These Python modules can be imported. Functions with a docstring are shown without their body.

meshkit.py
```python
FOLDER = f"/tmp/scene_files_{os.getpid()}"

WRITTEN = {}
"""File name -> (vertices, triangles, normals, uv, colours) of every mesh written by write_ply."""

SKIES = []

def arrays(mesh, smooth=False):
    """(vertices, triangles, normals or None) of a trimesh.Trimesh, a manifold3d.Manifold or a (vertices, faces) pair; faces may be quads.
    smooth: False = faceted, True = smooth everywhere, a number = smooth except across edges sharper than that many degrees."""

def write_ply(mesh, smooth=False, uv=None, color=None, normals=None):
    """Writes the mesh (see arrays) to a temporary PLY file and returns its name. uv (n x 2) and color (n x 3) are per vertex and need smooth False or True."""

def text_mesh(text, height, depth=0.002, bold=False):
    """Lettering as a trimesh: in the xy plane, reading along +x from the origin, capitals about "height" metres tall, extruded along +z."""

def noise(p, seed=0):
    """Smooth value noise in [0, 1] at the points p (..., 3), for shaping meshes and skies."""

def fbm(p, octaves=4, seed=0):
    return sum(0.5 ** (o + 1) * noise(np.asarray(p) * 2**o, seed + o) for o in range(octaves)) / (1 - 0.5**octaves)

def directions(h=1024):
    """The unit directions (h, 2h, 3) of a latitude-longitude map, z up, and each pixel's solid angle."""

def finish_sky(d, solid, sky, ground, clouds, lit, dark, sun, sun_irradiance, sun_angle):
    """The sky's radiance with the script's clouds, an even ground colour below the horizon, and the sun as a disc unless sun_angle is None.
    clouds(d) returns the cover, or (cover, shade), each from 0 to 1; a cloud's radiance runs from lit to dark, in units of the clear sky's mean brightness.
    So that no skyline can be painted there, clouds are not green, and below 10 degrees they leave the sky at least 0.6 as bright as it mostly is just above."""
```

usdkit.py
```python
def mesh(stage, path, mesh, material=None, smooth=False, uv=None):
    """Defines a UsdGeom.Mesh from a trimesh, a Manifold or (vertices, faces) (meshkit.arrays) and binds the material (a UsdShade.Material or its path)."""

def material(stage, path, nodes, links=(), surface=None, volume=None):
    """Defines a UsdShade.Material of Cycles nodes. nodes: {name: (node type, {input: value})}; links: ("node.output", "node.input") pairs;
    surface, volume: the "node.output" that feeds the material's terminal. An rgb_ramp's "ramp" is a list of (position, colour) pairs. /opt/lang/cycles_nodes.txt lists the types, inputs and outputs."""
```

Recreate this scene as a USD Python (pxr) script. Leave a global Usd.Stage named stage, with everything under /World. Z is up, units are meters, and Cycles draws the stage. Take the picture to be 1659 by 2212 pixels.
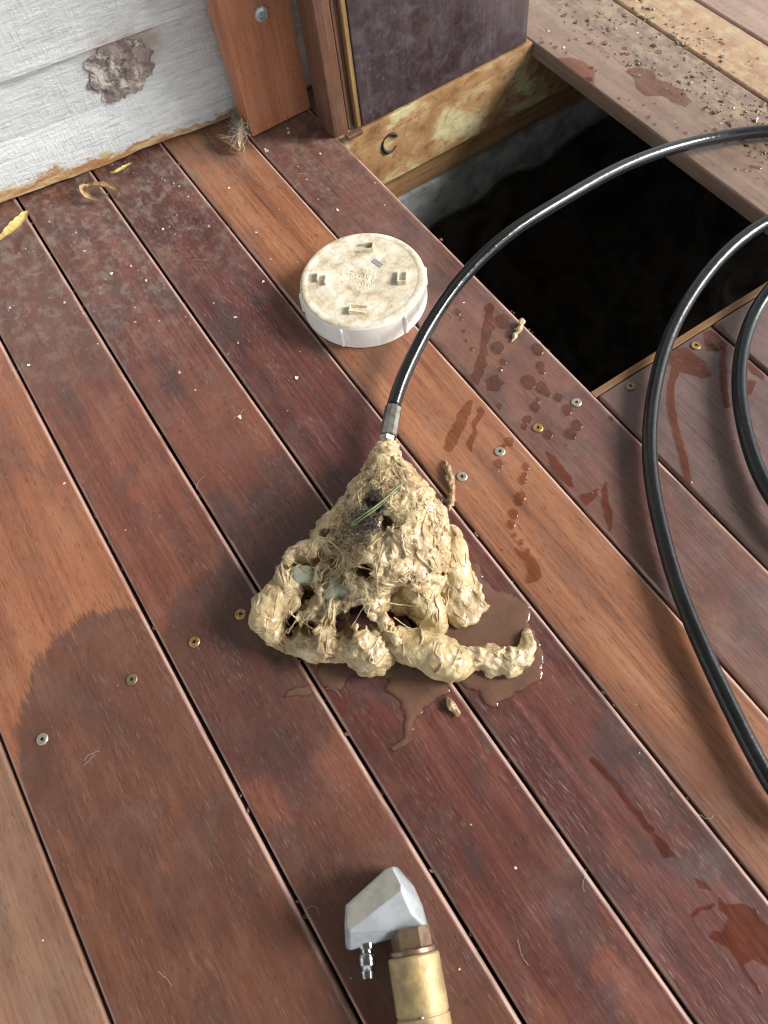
import math
import numpy as np
import trimesh
import shapely
from shapely import affinity
from shapely.geometry import Polygon, Point, LineString, box as sbox
from shapely.ops import unary_union
from scipy.interpolate import CubicSpline
from scipy.spatial import Delaunay
import manifold3d as m3
import meshkit
import usdkit
from pxr import Usd, UsdGeom, UsdLux, UsdShade, Gf, Sdf, Vt

# ------------------------------------------------------------------ stage, camera, light
stage = Usd.Stage.CreateInMemory()
UsdGeom.SetStageUpAxis(stage, UsdGeom.Tokens.z)
UsdGeom.SetStageMetersPerUnit(stage, 1.0)
world = UsdGeom.Xform.Define(stage, '/World')
stage.SetDefaultPrim(world.GetPrim())
UsdGeom.Scope.Define(stage, '/World/Looks')

CAM = np.array([0.25766, 0.0, 0.63559])
RIGHT = np.array([0.8351378, -0.5421667, -0.0927374])
UP = np.array([0.5211562, 0.7260362, 0.4486286])
FWD = np.array([0.1759008, 0.4229973, -0.8888938])
FOCAL, W2, H2 = 1661.0, 829.5, 1106.0          # lens in units of a picture 1659 wide
EXPOSURE = 1.8
SUN_AZ = math.radians(122.0)                  # measured from +y towards +x
SUN_EL = math.radians(32.0)
SUN_POWER, SUN_ANGLE = 0.4, 22.0
SKY_POWER = 0.075

cam = UsdGeom.Camera.Define(stage, '/World/Camera')
mat = Gf.Matrix4d(*[float(x) for row in (np.append(RIGHT, 0), np.append(UP, 0), np.append(-FWD, 0), np.append(CAM, 1)) for x in row])
cam.AddTransformOp().Set(mat)
cam.CreateHorizontalApertureAttr(7.3)
cam.CreateVerticalApertureAttr(7.3 * 4 / 3)
cam.CreateFocalLengthAttr(7.3 * FOCAL / 1659.0)
cam.CreateClippingRangeAttr(Gf.Vec2f(0.02, 500))
cam.CreateFStopAttr(2.2)
cam.CreateFocusDistanceAttr(0.74)
cam.CreateExposureAttr(EXPOSURE)

sun_dir = np.array([math.cos(SUN_EL) * math.sin(SUN_AZ), math.cos(SUN_EL) * math.cos(SUN_AZ), math.sin(SUN_EL)])
sun = UsdLux.DistantLight.Define(stage, '/World/sun')
sun.CreateNormalizeAttr(True)
sun.CreateIntensityAttr(SUN_POWER)
sun.CreateAngleAttr(SUN_ANGLE)
sun.CreateColorAttr(Gf.Vec3f(1.0, 0.965, 0.91))
z_ = sun_dir
x_ = np.cross([0, 0, 1.0], z_); x_ /= np.linalg.norm(x_)
y_ = np.cross(z_, x_)
sun.AddTransformOp().Set(Gf.Matrix4d(*[float(x) for row in (np.append(x_, 0), np.append(y_, 0), np.append(z_, 0), (0, 0, 5, 1)) for x in row]))
dome = UsdLux.DomeLight.Define(stage, '/World/sky')
skym = usdkit.material(stage, '/World/Looks/overcast_sky', {
    's': ('sky_texture', {'sky_type': 'single_scattering', 'sun_disc': False, 'sun_elevation': SUN_EL, 'sun_rotation': SUN_AZ, 'air_density': 1.0, 'aerosol_density': 2.5}),
    'h': ('hsv', {'saturation': 0.22, 'value': 1.0, 'fac': 1.0}),
    'b': ('background_shader', {'strength': SKY_POWER})},
    [('s.color', 'h.color'), ('h.color', 'b.color')], surface='b.background')
UsdShade.MaterialBindingAPI.Apply(dome.GetPrim()).Bind(skym)

# ------------------------------------------------------------------ helpers
def at(px, py, z=0.0):
    """the point at height z that the lens sees at (px, py) of the 1659-wide picture"""
    d = FWD * FOCAL + RIGHT * (px - W2) - UP * (py - H2)
    return CAM + d * (z - CAM[2]) / d[2]

def zoomed(x0, y0, s):
    """picture coordinates of a detail view: corner (x0, y0) in a 1920-wide picture, s picture pixels per view pixel"""
    k = 1659 / 1920
    return lambda x, y: ((x0 + x * s) * k, (y0 + y * s) * k)

Z3 = zoomed(1300, 0, 620 / 1659)
Z4 = zoomed(700, 500, 800 / 1659)
Z5 = zoomed(1200, 600, 720 / 1659)
Z6 = zoomed(580, 960, 820 / 1659)
Z7 = zoomed(700, 2000, 700 / 1659)
Z9 = zoomed(1300, 1900, 620 / 1659)
ZC = zoomed(700, 550, 400 / 1659)

used = {}
def path_of(name, parent=None):
    base = parent.GetPath().pathString if parent is not None else '/World'
    key = base + '/' + name
    n = used.get(key, 0)
    used[key] = n + 1
    return key if n == 0 else f'{key}_{n:03d}'

def tag(p, label=None, cat=None, group=None, kind=None):
    p = p.GetPrim() if hasattr(p, 'GetPrim') else p
    for k, v in (('label', label), ('category', cat), ('group', group), ('kind', kind)):
        if v:
            p.SetCustomDataByKey(k, v)
    return p

def thing(name, label, cat, loc=(0, 0, 0), group=None, kind=None):
    x = UsdGeom.Xform.Define(stage, path_of(name))
    x.AddTranslateOp().Set(Gf.Vec3d(*map(float, loc)))
    p = tag(x, label, cat, group, kind)
    ORIGIN[p.GetPath().pathString] = np.array(loc, float)
    return p
ORIGIN = {}

def origin_of(prim):
    return ORIGIN.get(prim.GetPath().pathString, np.zeros(3)) if prim is not None else np.zeros(3)

def obj(name, mesh, material, parent=None, smooth=False, label=None, uv=None):
    """one Mesh prim; vertices are given in world space"""
    p = path_of(name, parent)
    if hasattr(mesh, 'to_mesh'):
        mm = mesh.to_mesh(); mesh = (mm.vert_properties[:, :3], mm.tri_verts)
    v, f = (mesh.vertices, mesh.faces) if hasattr(mesh, 'faces') else mesh
    o = origin_of(parent)
    v = np.asarray(v, float) - o
    m = usdkit.mesh(stage, p, (v, np.asarray(f)), material, smooth)
    ORIGIN[p] = o
    if label:
        tag(m, label)
    return m.GetPrim()

def cat_meshes(ms):
    return trimesh.util.concatenate([m if hasattr(m, 'faces') else trimesh.Trimesh(*m, process=False) for m in ms])

def bx(x0, x1, y0, y1, z0, z1):
    m = trimesh.creation.box(extents=(x1 - x0, y1 - y0, z1 - z0))
    m.apply_translation(((x0 + x1) / 2, (y0 + y1) / 2, (z0 + z1) / 2))
    return m

def rounded_profile(w, h, r, n=3):
    """closed outline of a w x h rectangle with rounded corners, centred, counter-clockwise"""
    pts = []
    for cx, cy, a0 in ((w / 2 - r, -h / 2 + r, -90), (w / 2 - r, h / 2 - r, 0), (-w / 2 + r, h / 2 - r, 90), (-w / 2 + r, -h / 2 + r, 180)):
        for k in range(n + 1):
            a = math.radians(a0 + 90 * k / n)
            pts.append((cx + r * math.cos(a), cy + r * math.sin(a)))
    return np.array(pts)

def prism(profile, p0, p1, side, up, cuts=1, wob=0.0, seed=0):
    """profile (side, up) coordinates swept from p0 to p1, ends capped"""
    p0, p1, side, up = (np.asarray(a, float) for a in (p0, p1, side, up))
    n = len(profile)
    V, F = [], []
    for c in range(cuts + 1):
        t = c / cuts
        base = p0 + (p1 - p0) * t
        q = profile[:, :1] * side + profile[:, 1:] * up + base
        if wob:
            q = q + side * wob * (meshkit.noise(np.array([[t * 9.0, seed * 3.1, 0.5]]), seed)[0] - 0.5)
        V.append(q)
    for c in range(cuts):
        for i in range(n):
            j = (i + 1) % n
            a, b, d, e = c * n + i, c * n + j, (c + 1) * n + j, (c + 1) * n + i
            F += [(a, b, d), (a, d, e)]
    V = np.vstack(V)
    c0, c1 = len(V), len(V) + 1
    V = np.vstack([V, V[:n].mean(0), V[-n:].mean(0) if False else V[cuts * n:(cuts + 1) * n].mean(0)])
    for i in range(n):
        j = (i + 1) % n
        F += [(c0, j, i), (c1, cuts * n + i, cuts * n + j)]
    m = trimesh.Trimesh(V, np.array(F), process=False)
    if m.volume < 0:
        m.invert()
    return m

def timber(x0, x1, y0, y1, z0, z1, r=0.0025, axis='y', cuts=1, wob=0.0, seed=0):
    cx, cy, cz = (x0 + x1) / 2, (y0 + y1) / 2, (z0 + z1) / 2
    if axis == 'y':
        return prism(rounded_profile(x1 - x0, z1 - z0, r), (cx, y0, cz), (cx, y1, cz), (1, 0, 0), (0, 0, 1), cuts, wob, seed)
    if axis == 'x':
        return prism(rounded_profile(y1 - y0, z1 - z0, r), (x0, cy, cz), (x1, cy, cz), (0, 1, 0), (0, 0, 1), cuts, wob, seed)
    return prism(rounded_profile(x1 - x0, y1 - y0, r), (cx, cy, z0), (cx, cy, z1), (1, 0, 0), (0, 1, 0), cuts, wob, seed)

def lathe(profile, n=48):
    """(r, z) outline from the axis round to the axis, turned about z"""
    return trimesh.creation.revolve(np.array(profile, float), sections=n)

def orient(mesh, origin, axis, side=None):
    """moves a mesh built about +z so that z runs along axis from origin"""
    a = np.asarray(axis, float); a = a / np.linalg.norm(a)
    s = np.array([0, 0, 1.0]) if side is None else np.asarray(side, float)
    s = s - a * (s @ a)
    if np.linalg.norm(s) < 1e-6:
        s = np.array([1.0, 0, 0])
    s /= np.linalg.norm(s)
    T = np.eye(4); T[:3, 0] = s; T[:3, 1] = np.cross(a, s); T[:3, 2] = a; T[:3, 3] = origin
    m = mesh.copy(); m.apply_transform(T)
    return m

def spline(points, step):
    p = np.asarray(points, float)
    d = np.r_[0, np.cumsum(np.linalg.norm(np.diff(p, axis=0), axis=1) ** 0.5 + 1e-9)]
    cs = CubicSpline(d, p, bc_type='natural')
    fine = cs(np.linspace(0, d[-1], 4000))
    s = np.r_[0, np.cumsum(np.linalg.norm(np.diff(fine, axis=0), axis=1))]
    k = np.linspace(0, s[-1], max(3, int(s[-1] / step)))
    return np.stack([np.interp(k, s, fine[:, i]) for i in range(3)], 1)

def tube(line, radius, sides=16, caps=True):
    p = np.asarray(line, float)
    r = np.broadcast_to(radius, (len(p),)).astype(float)
    t = np.gradient(p, axis=0); t /= np.linalg.norm(t, axis=1, keepdims=True) + 1e-12
    u = np.cross(t[0], [0, 0, 1.0])
    if np.linalg.norm(u) < 1e-3:
        u = np.cross(t[0], [1.0, 0, 0])
    A = np.zeros_like(p)
    for i in range(len(p)):
        u = u - t[i] * (u @ t[i]); u /= np.linalg.norm(u); A[i] = u
    B = np.cross(t, A)
    ang = np.arange(sides) * 2 * np.pi / sides
    V = p[:, None] + r[:, None, None] * (np.cos(ang)[None, :, None] * A[:, None] + np.sin(ang)[None, :, None] * B[:, None])
    i, j = np.meshgrid(np.arange(len(p) - 1), np.arange(sides), indexing='ij')
    a, b = i * sides + j, i * sides + (j + 1) % sides
    F = np.stack([a, b, b + sides, a, b + sides, a + sides], -1).reshape(-1, 3)
    V = V.reshape(-1, 3)
    if caps:
        n = len(V)
        V = np.vstack([V, p[0], p[-1]])
        k = np.arange(sides); kk = (k + 1) % sides; L = (len(p) - 1) * sides
        F = np.vstack([F, np.stack([np.full(sides, n), kk, k], 1), np.stack([np.full(sides, n + 1), L + k, L + kk], 1)])
    m = trimesh.Trimesh(V, F, process=False)
    if m.volume < 0:
        m.invert()
    return m

def hull(points, r=0.0, seg=12):
    if r:
        s = m3.Manifold.sphere(r, seg)
        return m3.Manifold.batch_hull([s.translate(tuple(map(float, p))) for p in points])
    return m3.Manifold.hull_points(np.asarray(points, float))

def relax(m, rounds=2):
    """evens out a mesh without shrinking it"""
    v = np.array(m.vertices); e = m.edges_unique
    deg = np.bincount(e.ravel(), minlength=len(v))[:, None]
    for k in range(rounds):
        for lam in (0.5, -0.52):
            acc = np.zeros_like(v)
            for ax in range(3):
                acc[:, ax] = np.bincount(e[:, 0], v[e[:, 1], ax], len(v)) + np.bincount(e[:, 1], v[e[:, 0], ax], len(v))
            v = v + lam * (acc / np.maximum(deg, 1) - v)
    m.vertices = v
    return m

def surface_nets(F, origin, h):
    """triangles of the zero level of the grid F (negative inside)"""
    I = F < 0
    sh = np.array(F.shape) - 1
    c = {}
    for o in np.ndindex(2, 2, 2):
        c[o] = (slice(o[0], o[0] + sh[0]), slice(o[1], o[1] + sh[1]), slice(o[2], o[2] + sh[2]))
    cnt = sum(I[c[o]].astype(np.int8) for o in c)
    cell = (cnt > 0) & (cnt < 8)
    idx = np.full(tuple(sh), -1, np.int64)
    ijk = np.argwhere(cell)
    idx[cell] = np.arange(len(ijk))
    acc, num = np.zeros((len(ijk), 3)), np.zeros(len(ijk))
    val = {o: F[c[o]][cell] for o in c}
    for o in np.ndindex(2, 2, 2):
        for ax in range(3):
            if o[ax] == 0:
                q = list(o); q[ax] = 1; q = tuple(q)
                a, b = val[o], val[q]
                s = (a < 0) != (b < 0)
                t = np.where(s, a / np.where(s, a - b, 1), 0)
                pt = np.tile(np.array(o, float), (len(ijk), 1)); pt[:, ax] = t
                acc += pt * s[:, None]; num += s
    V = origin + h * (ijk + acc / num[:, None])
    Q = []
    for ax in range(3):
        lo = [slice(None)] * 3; hi = [slice(None)] * 3
        lo[ax] = slice(0, -1); hi[ax] = slice(1, None)
        A, B = I[tuple(lo)], I[tuple(hi)]
        e = np.argwhere(A != B)
        b, d = (ax + 1) % 3, (ax + 2) % 3
        ok = (e[:, b] > 0) & (e[:, d] > 0) & (e[:, b] < F.shape[b] - 1) & (e[:, d] < F.shape[d] - 1)
        e = e[ok]
        flip = A[tuple(e.T)]
        def at_(db, dd):
            k = e.copy(); k[:, b] += db; k[:, d] += dd
            return idx[tuple(k.T)]
        q = np.stack([at_(-1, -1), at_(0, -1), at_(0, 0), at_(-1, 0)], 1)
        q[~flip] = q[~flip][:, ::-1]
        Q.append(q)
    Q = np.vstack(Q); Q = Q[(Q >= 0).all(1)]
    return trimesh.Trimesh(V, np.vstack([Q[:, [0, 1, 2]], Q[:, [0, 2, 3]]]), process=False)

# ------------------------------------------------------------------ materials
class Graph:
    def __init__(self):
        self.nodes, self.links = {}, []
    def __call__(self, kind, **kw):
        name = f'n{len(self.nodes)}'
        vals = {}
        for k, v in kw.items():
            if isinstance(v, str) and '.' in v and v.split('.')[0] in self.nodes:
                self.links.append((v, f'{name}.{k}'))
            else:
                vals[k] = v
        self.nodes[name] = (kind, vals)
        return name
    def build(self, name, surface):
        return usdkit.material(stage, '/World/Looks/' + name, self.nodes, self.links, surface=surface)
    # short cuts
    def pos(self, scale, loc=(0, 0, 0), rot=(0, 0, 0)):
        g = self('geometry')
        return self('mapping', vector=g + '.position', scale=scale, location=loc, rotation=rot) + '.vector'
    def noise(self, vec, scale=1.0, detail=4.0, rough=0.55, dist=0.0):
        return self('noise_texture', vector=vec, scale=scale, detail=detail, roughness=rough, distortion=dist) + '.fac'
    def rng(self, v, a, b, lo=0.0, hi=1.0, smooth=True):
        return self('map_range', range_type='smoothstep' if smooth else 'linear', value=v, from_min=a, from_max=b, to_min=lo, to_max=hi, clamp=True) + '.result'
    def m(self, op, a, b=0.5, c=0.0, clamp=False):
        return self('math', math_type=op, value1=a, value2=b, value3=c, use_clamp=clamp) + '.value'
    def mix(self, f, a, b, mode='mix'):
        return self('mix', mix_type=mode, fac=f, color1=a, color2=b) + '.color'

def srgb(r, g, b):
    return tuple((c / 255 / 12.92) if c <= 10 else ((c / 255 + 0.055) / 1.055) ** 2.4 for c in (r, g, b))

def wood(name, dark, mid, light, axis='y', seed=0.0, patches=(), dust=None, flecks=0.4, rough=0.41, mottles=0.5, spec=0.6, pale=0.0, sat=0.92, val=0.76, hue=0.506, plane='y', blotch=1.0, edges=None):
    """oiled decking: streaked grain, pale pores, mottling, soaked, bare or darker patches [(cx, cy, rx, ry, colour, strength, edge)], dust (colour, [(coordinate axis, from, to)], amount)"""
    g = Graph()
    def s(a, l):
        return {'y': (a, l, a), 'x': (l, a, a), 'z': (a, a, l)}[axis]
    off = (seed * 1.37, seed * 2.11, seed * 0.73)
    n1 = g.noise(g.pos(s(38, 1.7), off), 1, 4, 0.62, 0.6)
    n2 = g.noise(g.pos(s(330, 9), off), 1, 2, 0.6)
    grain = g.m('multiply_add', n1, 0.62, g.m('multiply', n2, 0.38))
    ramp = g('rgb_ramp', fac=grain, ramp=[(0.30, dark), (0.5, mid), (0.68, light)]) + '.color'
    n3 = g.noise(g.pos(s(15, 5), off), 1, 3, 0.6, 0.3)
    col = g.mix(g.rng(n3, 0.45, 0.72, 0, mottles), ramp, dark)
    n3b = g.noise(g.pos(s(21, 8), tuple(o + 3 for o in off)), 1, 3, 0.6, 0.2)
    col = g.mix(g.rng(n3b, 0.52, 0.75, 0, mottles * 0.9), col, light)
    if blotch:
        nb = g('noise_texture', vector=g.pos(s(24, 13), tuple(o + 5 for o in off)), scale=1.0, detail=3.5, roughness=0.6, distortion=0.2)
        bw = g('separate_color', color=nb + '.color')
        col = g.mix(g.rng(bw + '.r', 0.50, 0.64, 0, 0.62 * blotch), col, tuple(0.55 * c_ + 0.45 * d_ for c_, d_ in zip(dark, (0.075, 0.055, 0.058))))
        col = g.mix(g.rng(bw + '.g', 0.52, 0.68, 0, 0.5 * blotch), col, tuple(0.6 * c_ + 0.4 * d_ for c_, d_ in zip(mid, (0.34, 0.12, 0.05))))
    masks = []
    if patches:
        nz = g.noise(g.pos(s(60, 22), off), 1, 4, 0.65)
        nf = g.noise(g.pos(s(520, 26), off), 1, 1, 0.6)
    for cx, cy, rx, ry, colour, strength, edge in patches:
        p = g('geometry') + '.position'
        mp = g('mapping', vector=p, location=(-cx / rx, -cy / ry, 0), scale=(1 / rx, 1 / ry, 0)) + '.vector' if plane == 'y' else g('mapping', vector=p, location=(-cx / rx, 0, -cy / ry), scale=(1 / rx, 0, 1 / ry)) + '.vector'
        ln = g('vector_math', math_type='length', vector1=mp) + '.value'
        q = g.m('add', ln, g.m('multiply_add', nz, 0.30, -0.15))
        q = g.m('add', q, g.m('multiply_add', nf, 0.12, -0.06))
        msk = g.rng(q, 1 - edge, 1 + edge, strength, 0.0)
        msk = g.m('multiply', msk, g.rng(nz, 0.2, 0.55, 0.7, 1.0))
        if masks and masks[-1][1] == colour:
            masks[-1] = (g.m('maximum', masks[-1][0], msk), colour)
        else:
            masks.append((msk, colour))
    for msk, colour in masks:
        col = g.mix(msk, col, g.mix(0.75, col, colour))
    # pale pores along the grain
    nf1 = g.noise(g.pos(s(1900, 95), off), 1, 1, 0.5)
    nf2 = g.noise(g.pos(s(60, 9), off), 1, 3, 0.6)
    fl = g.m('multiply', g.rng(nf1, 0.61, 0.70), g.rng(nf2, 0.38, 0.62, 0.08, 1.0))
    col = g.mix(g.m('multiply', fl, flecks * 0.8), col, (0.60, 0.45, 0.40))
    # dark pores
    nd = g.noise(g.pos(s(1300, 110), tuple(o + 9 for o in off)), 1, 0, 0.5)
    col = g.mix(g.rng(nd, 0.64, 0.76, 0, 0.5), col, tuple(c * 0.35 for c in dark))
    # patchy film of grey dust; pale adds sky sheen painted into the colour
    nz2 = g.noise(g.pos((30, 24, 30), off), 1, 5, 0.68, 0.4)
    col = g.mix(g.rng(nz2, 0.46, 0.80, 0.0 + pale * 0.4, 0.14 + pale), col, (0.34, 0.28, 0.26))
    if dust:
        colour, bounds, amount = dust
        sep = g('separate_xyz', vector=g('geometry') + '.position')
        mask = amount
        for ax, a, b in bounds:
            mask = g.m('multiply', g.rng(f'{sep}.{ax}', a, b), mask)
        dn = g.noise(g.pos((70, 52, 70), off), 1, 5, 0.75, 0.15)
        dm = g.m('multiply', mask, g.rng(dn, 0.44, 0.66))
        col = g.mix(dm, col, colour)
        vo = g('voronoi_texture', vector=g.pos((95, 70, 95), off), scale=1.0, randomness=1.0) + '.distance'
        sm = g.m('multiply', g.rng(vo, 0.12, 0.3, 1, 0), g.rng(g.noise(g.pos((19, 19, 19), off), 1, 4, 0.6), 0.5, 0.66))
        col = g.mix(g.m('multiply', sm, g.m('multiply', mask, 0.5)), col, (0.5, 0.46, 0.43))
    if edges:
        px_ = g('separate_xyz', vector=g('geometry') + '.position') + '.x'
        worn = g.m('maximum', g.rng(px_, edges[1] - 0.0042, edges[1] - 0.0014), g.rng(px_, edges[0] + 0.0010, edges[0] + 0.0030, 1.0, 0.0))  # wear plus the bright edge highlight, painted in as pale colour
        wn = g.rng(g.noise(g.pos(s(160, 20), off), 1, 3, 0.6), 0.32, 0.55, 0.15, 0.75)
        col = g.mix(g.m('multiply', worn, wn), col, srgb(206, 164, 150))
    col = g('hsv', hue=hue, saturation=sat, value=val, fac=1.0, color=col) + '.color'
    r = g.m('multiply_add', nz2, 0.24, rough - 0.12)
    for mk, colour in masks:
        r = g.m('subtract', r, g.m('multiply', mk, 0.05))
    h = g.m('multiply_add', n2, 0.8, g.m('multiply', nf1, -0.6))
    b = g('bump', height=h, strength=0.35, distance=0.0006) + '.normal'
    p = g('principled_bsdf', base_color=col, roughness=r, normal=b, specular_ior_level=spec)
    return g.build(name, p + '.BSDF')

def simple(name, colour, colour2=None, scale=60, rough=0.5, metallic=0.0, bump=0.0, bscale=200, lo=0.4, hi=0.65, spec=0.5, coat=0.0, sub=0.0, trans=0.0, ior=1.5, extra=None):
    g = Graph()
    n = g.noise(g.pos((scale,) * 3), 1, 6, 0.62, 0.3)
    col = g.mix(g.rng(n, lo, hi), colour, colour2 or colour)
    if extra:
        c3, sc3, a, b, amt = extra
        col = g.mix(g.rng(g.noise(g.pos((sc3,) * 3, (4, 7, 1)), 1, 6, 0.65, 0.4), a, b, 0, amt), col, c3)
    kw = dict(base_color=col, roughness=g.m('multiply_add', n, 0.2, rough - 0.1), metallic=metallic, specular_ior_level=spec, coat_weight=coat, coat_roughness=0.12, ior=ior)
    if sub:
        kw.update(subsurface_weight=sub, subsurface_scale=0.004, subsurface_radius=(1.0, 0.6, 0.35))
    if trans:
        kw.update(transmission_weight=trans)
    if bump:
        hn = g.noise(g.pos((bscale,) * 3), 1, 5, 0.65)
        kw['normal'] = g('bump', height=hn, strength=0.6, distance=bump) + '.normal'
    return g.build(name, g('principled_bsdf', **kw) + '.BSDF')

def water(name, tint, cloud, opacity):
    """a film of water: clear coat of reflection over what lies below, clouded by silt"""
    g = Graph()
    f = g.m('multiply_add', g.m('power', g('layer_weight', blend=0.5) + '.facing', 5.0), 0.95, 0.025)
    n = g.noise(g.pos((55, 55, 55)), 1, 4, 0.6)
    bm = g('bump', height=g.noise(g.pos((90, 90, 90)), 1, 2, 0.5), strength=0.5, distance=0.0012) + '.normal'
    clear = g('transparent_bsdf', color=tint) + '.BSDF'
    silt = g('diffuse_bsdf', color=g.mix(g.rng(n, 0.35, 0.7), cloud, tuple(c * 0.6 for c in cloud))) + '.BSDF'
    zz = g('separate_xyz', vector=g('geometry') + '.position') + '.z'
    deep = g.rng(zz, 0.0005, 0.0017, 0.15, 1.0)
    body = g('mix_closure', fac=g.m('multiply', deep, g.m('multiply', g.rng(n, 0.2, 0.7, 0.55, 1.0), opacity)), closure1=clear, closure2=silt) + '.closure'
    gl = g('glossy_bsdf', color=(1, 1, 1), roughness=0.03, normal=bm) + '.BSDF'
    return g.build(name, g('mix_closure', fac=f, closure1=body, closure2=gl) + '.closure')

GAPS = [-0.300, -0.148, 0.0, 0.1518, 0.2477, 0.3450, 0.4399, 0.5329, 0.6220, 0.7692, 0.9174, 1.0536, 1.1309, 1.277, 1.42, 1.57, 1.72, 1.87]
GAP, TH = 0.0030, 0.021
EDGE = lambda k: (GAPS[k] + GAP / 2, GAPS[k + 1] - GAP / 2)
MAROON_D, MAROON_M, MAROON_L = srgb(60, 26, 23), srgb(102, 46, 40), srgb(142, 78, 58)
ORANGE_D, ORANGE_M, ORANGE_L = srgb(104, 56, 36), srgb(154, 90, 58), srgb(186, 120, 80)
DUST = srgb(150, 132, 120)
DARK_TONE = srgb(68, 47, 47)  # dark brown tone of the broad patches on the left boards
M = {}
M['board_left_edge'] = wood('deck_board_tan', srgb(112, 70, 50), srgb(152, 102, 76), srgb(178, 128, 98), seed=1, blotch=0.4, flecks=0.3, pale=0.18)  # pale raised to paint the hazy sheen on this board
M['board_0'] = wood('deck_board_wide', srgb(124, 64, 40), srgb(166, 92, 58), srgb(188, 116, 76), seed=2, edges=EDGE(2), blotch=0.7, flecks=0.28,
                    patches=[(0.098, 0.225, 0.098, 0.150, DARK_TONE, 0.92, 0.035), (0.140, 0.30, 0.05, 0.048, DARK_TONE, 0.92, 0.05), (0.06, -0.03, 0.17, 0.27, DARK_TONE, 0.88, 0.12), (0.02, 0.62, 0.09, 0.10, srgb(100, 54, 46), 0.9, 0.4)])
M['board_1'] = wood('deck_board_red', srgb(88, 42, 34), srgb(128, 64, 46), srgb(156, 86, 58), seed=3, edges=EDGE(3), flecks=0.3,
                    patches=[(0.205, 0.245, 0.07, 0.100, DARK_TONE, 0.9, 0.10), (0.255, 0.285, 0.05, 0.07, DARK_TONE, 0.9, 0.12), (0.19, -0.10, 0.16, 0.24, srgb(88, 58, 52), 0.75, 0.3), (0.20, 0.80, 0.10, 0.18, srgb(88, 52, 48), 0.85, 0.35)],
                    dust=(DUST, [('y', 0.52, 0.8)], 0.55))
M['board_2'] = wood('deck_board_maroon', MAROON_D, MAROON_M, MAROON_L, seed=4, edges=EDGE(4), flecks=0.34,
                    patches=[(0.29, 0.30, 0.05, 0.09, DARK_TONE, 0.8, 0.2), (0.30, 0.47, 0.06, 0.06, srgb(140, 78, 52), 0.5, 0.4)], dust=(DUST, [('y', 0.50, 0.78)], 0.6))
M['board_3'] = wood('deck_board_dark_maroon', srgb(58, 24, 24), srgb(92, 40, 38), srgb(124, 62, 54), seed=5, edges=EDGE(5), flecks=0.42, mottles=0.4,
                    dust=(DUST, [('y', 0.56, 0.82)], 0.55))
M['board_4'] = wood('deck_board_orange', ORANGE_D, ORANGE_M, ORANGE_L, seed=6, edges=EDGE(6), blotch=0.35, flecks=0.16, mottles=0.35, dust=(srgb(140, 122, 104), [('y', 0.68, 0.9)], 0.65))
M['board_5'] = wood('deck_board_brown', srgb(74, 40, 36), srgb(112, 66, 58), srgb(138, 90, 76), seed=7, edges=EDGE(7), flecks=0.2, dust=(DUST, [('y', 0.5, 0.8)], 0.45), pale=0.08)
M['board_6'] = wood('deck_board_purple', srgb(72, 48, 46), srgb(104, 74, 70), srgb(126, 94, 88), seed=8, blotch=0.4, flecks=0.2, pale=0.12, mottles=0.3)
M['board_7'] = wood('deck_board_purple_grey', srgb(78, 54, 52), srgb(112, 82, 78), srgb(132, 102, 96), seed=9, blotch=0.4, flecks=0.2, pale=0.14, mottles=0.3)
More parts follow.
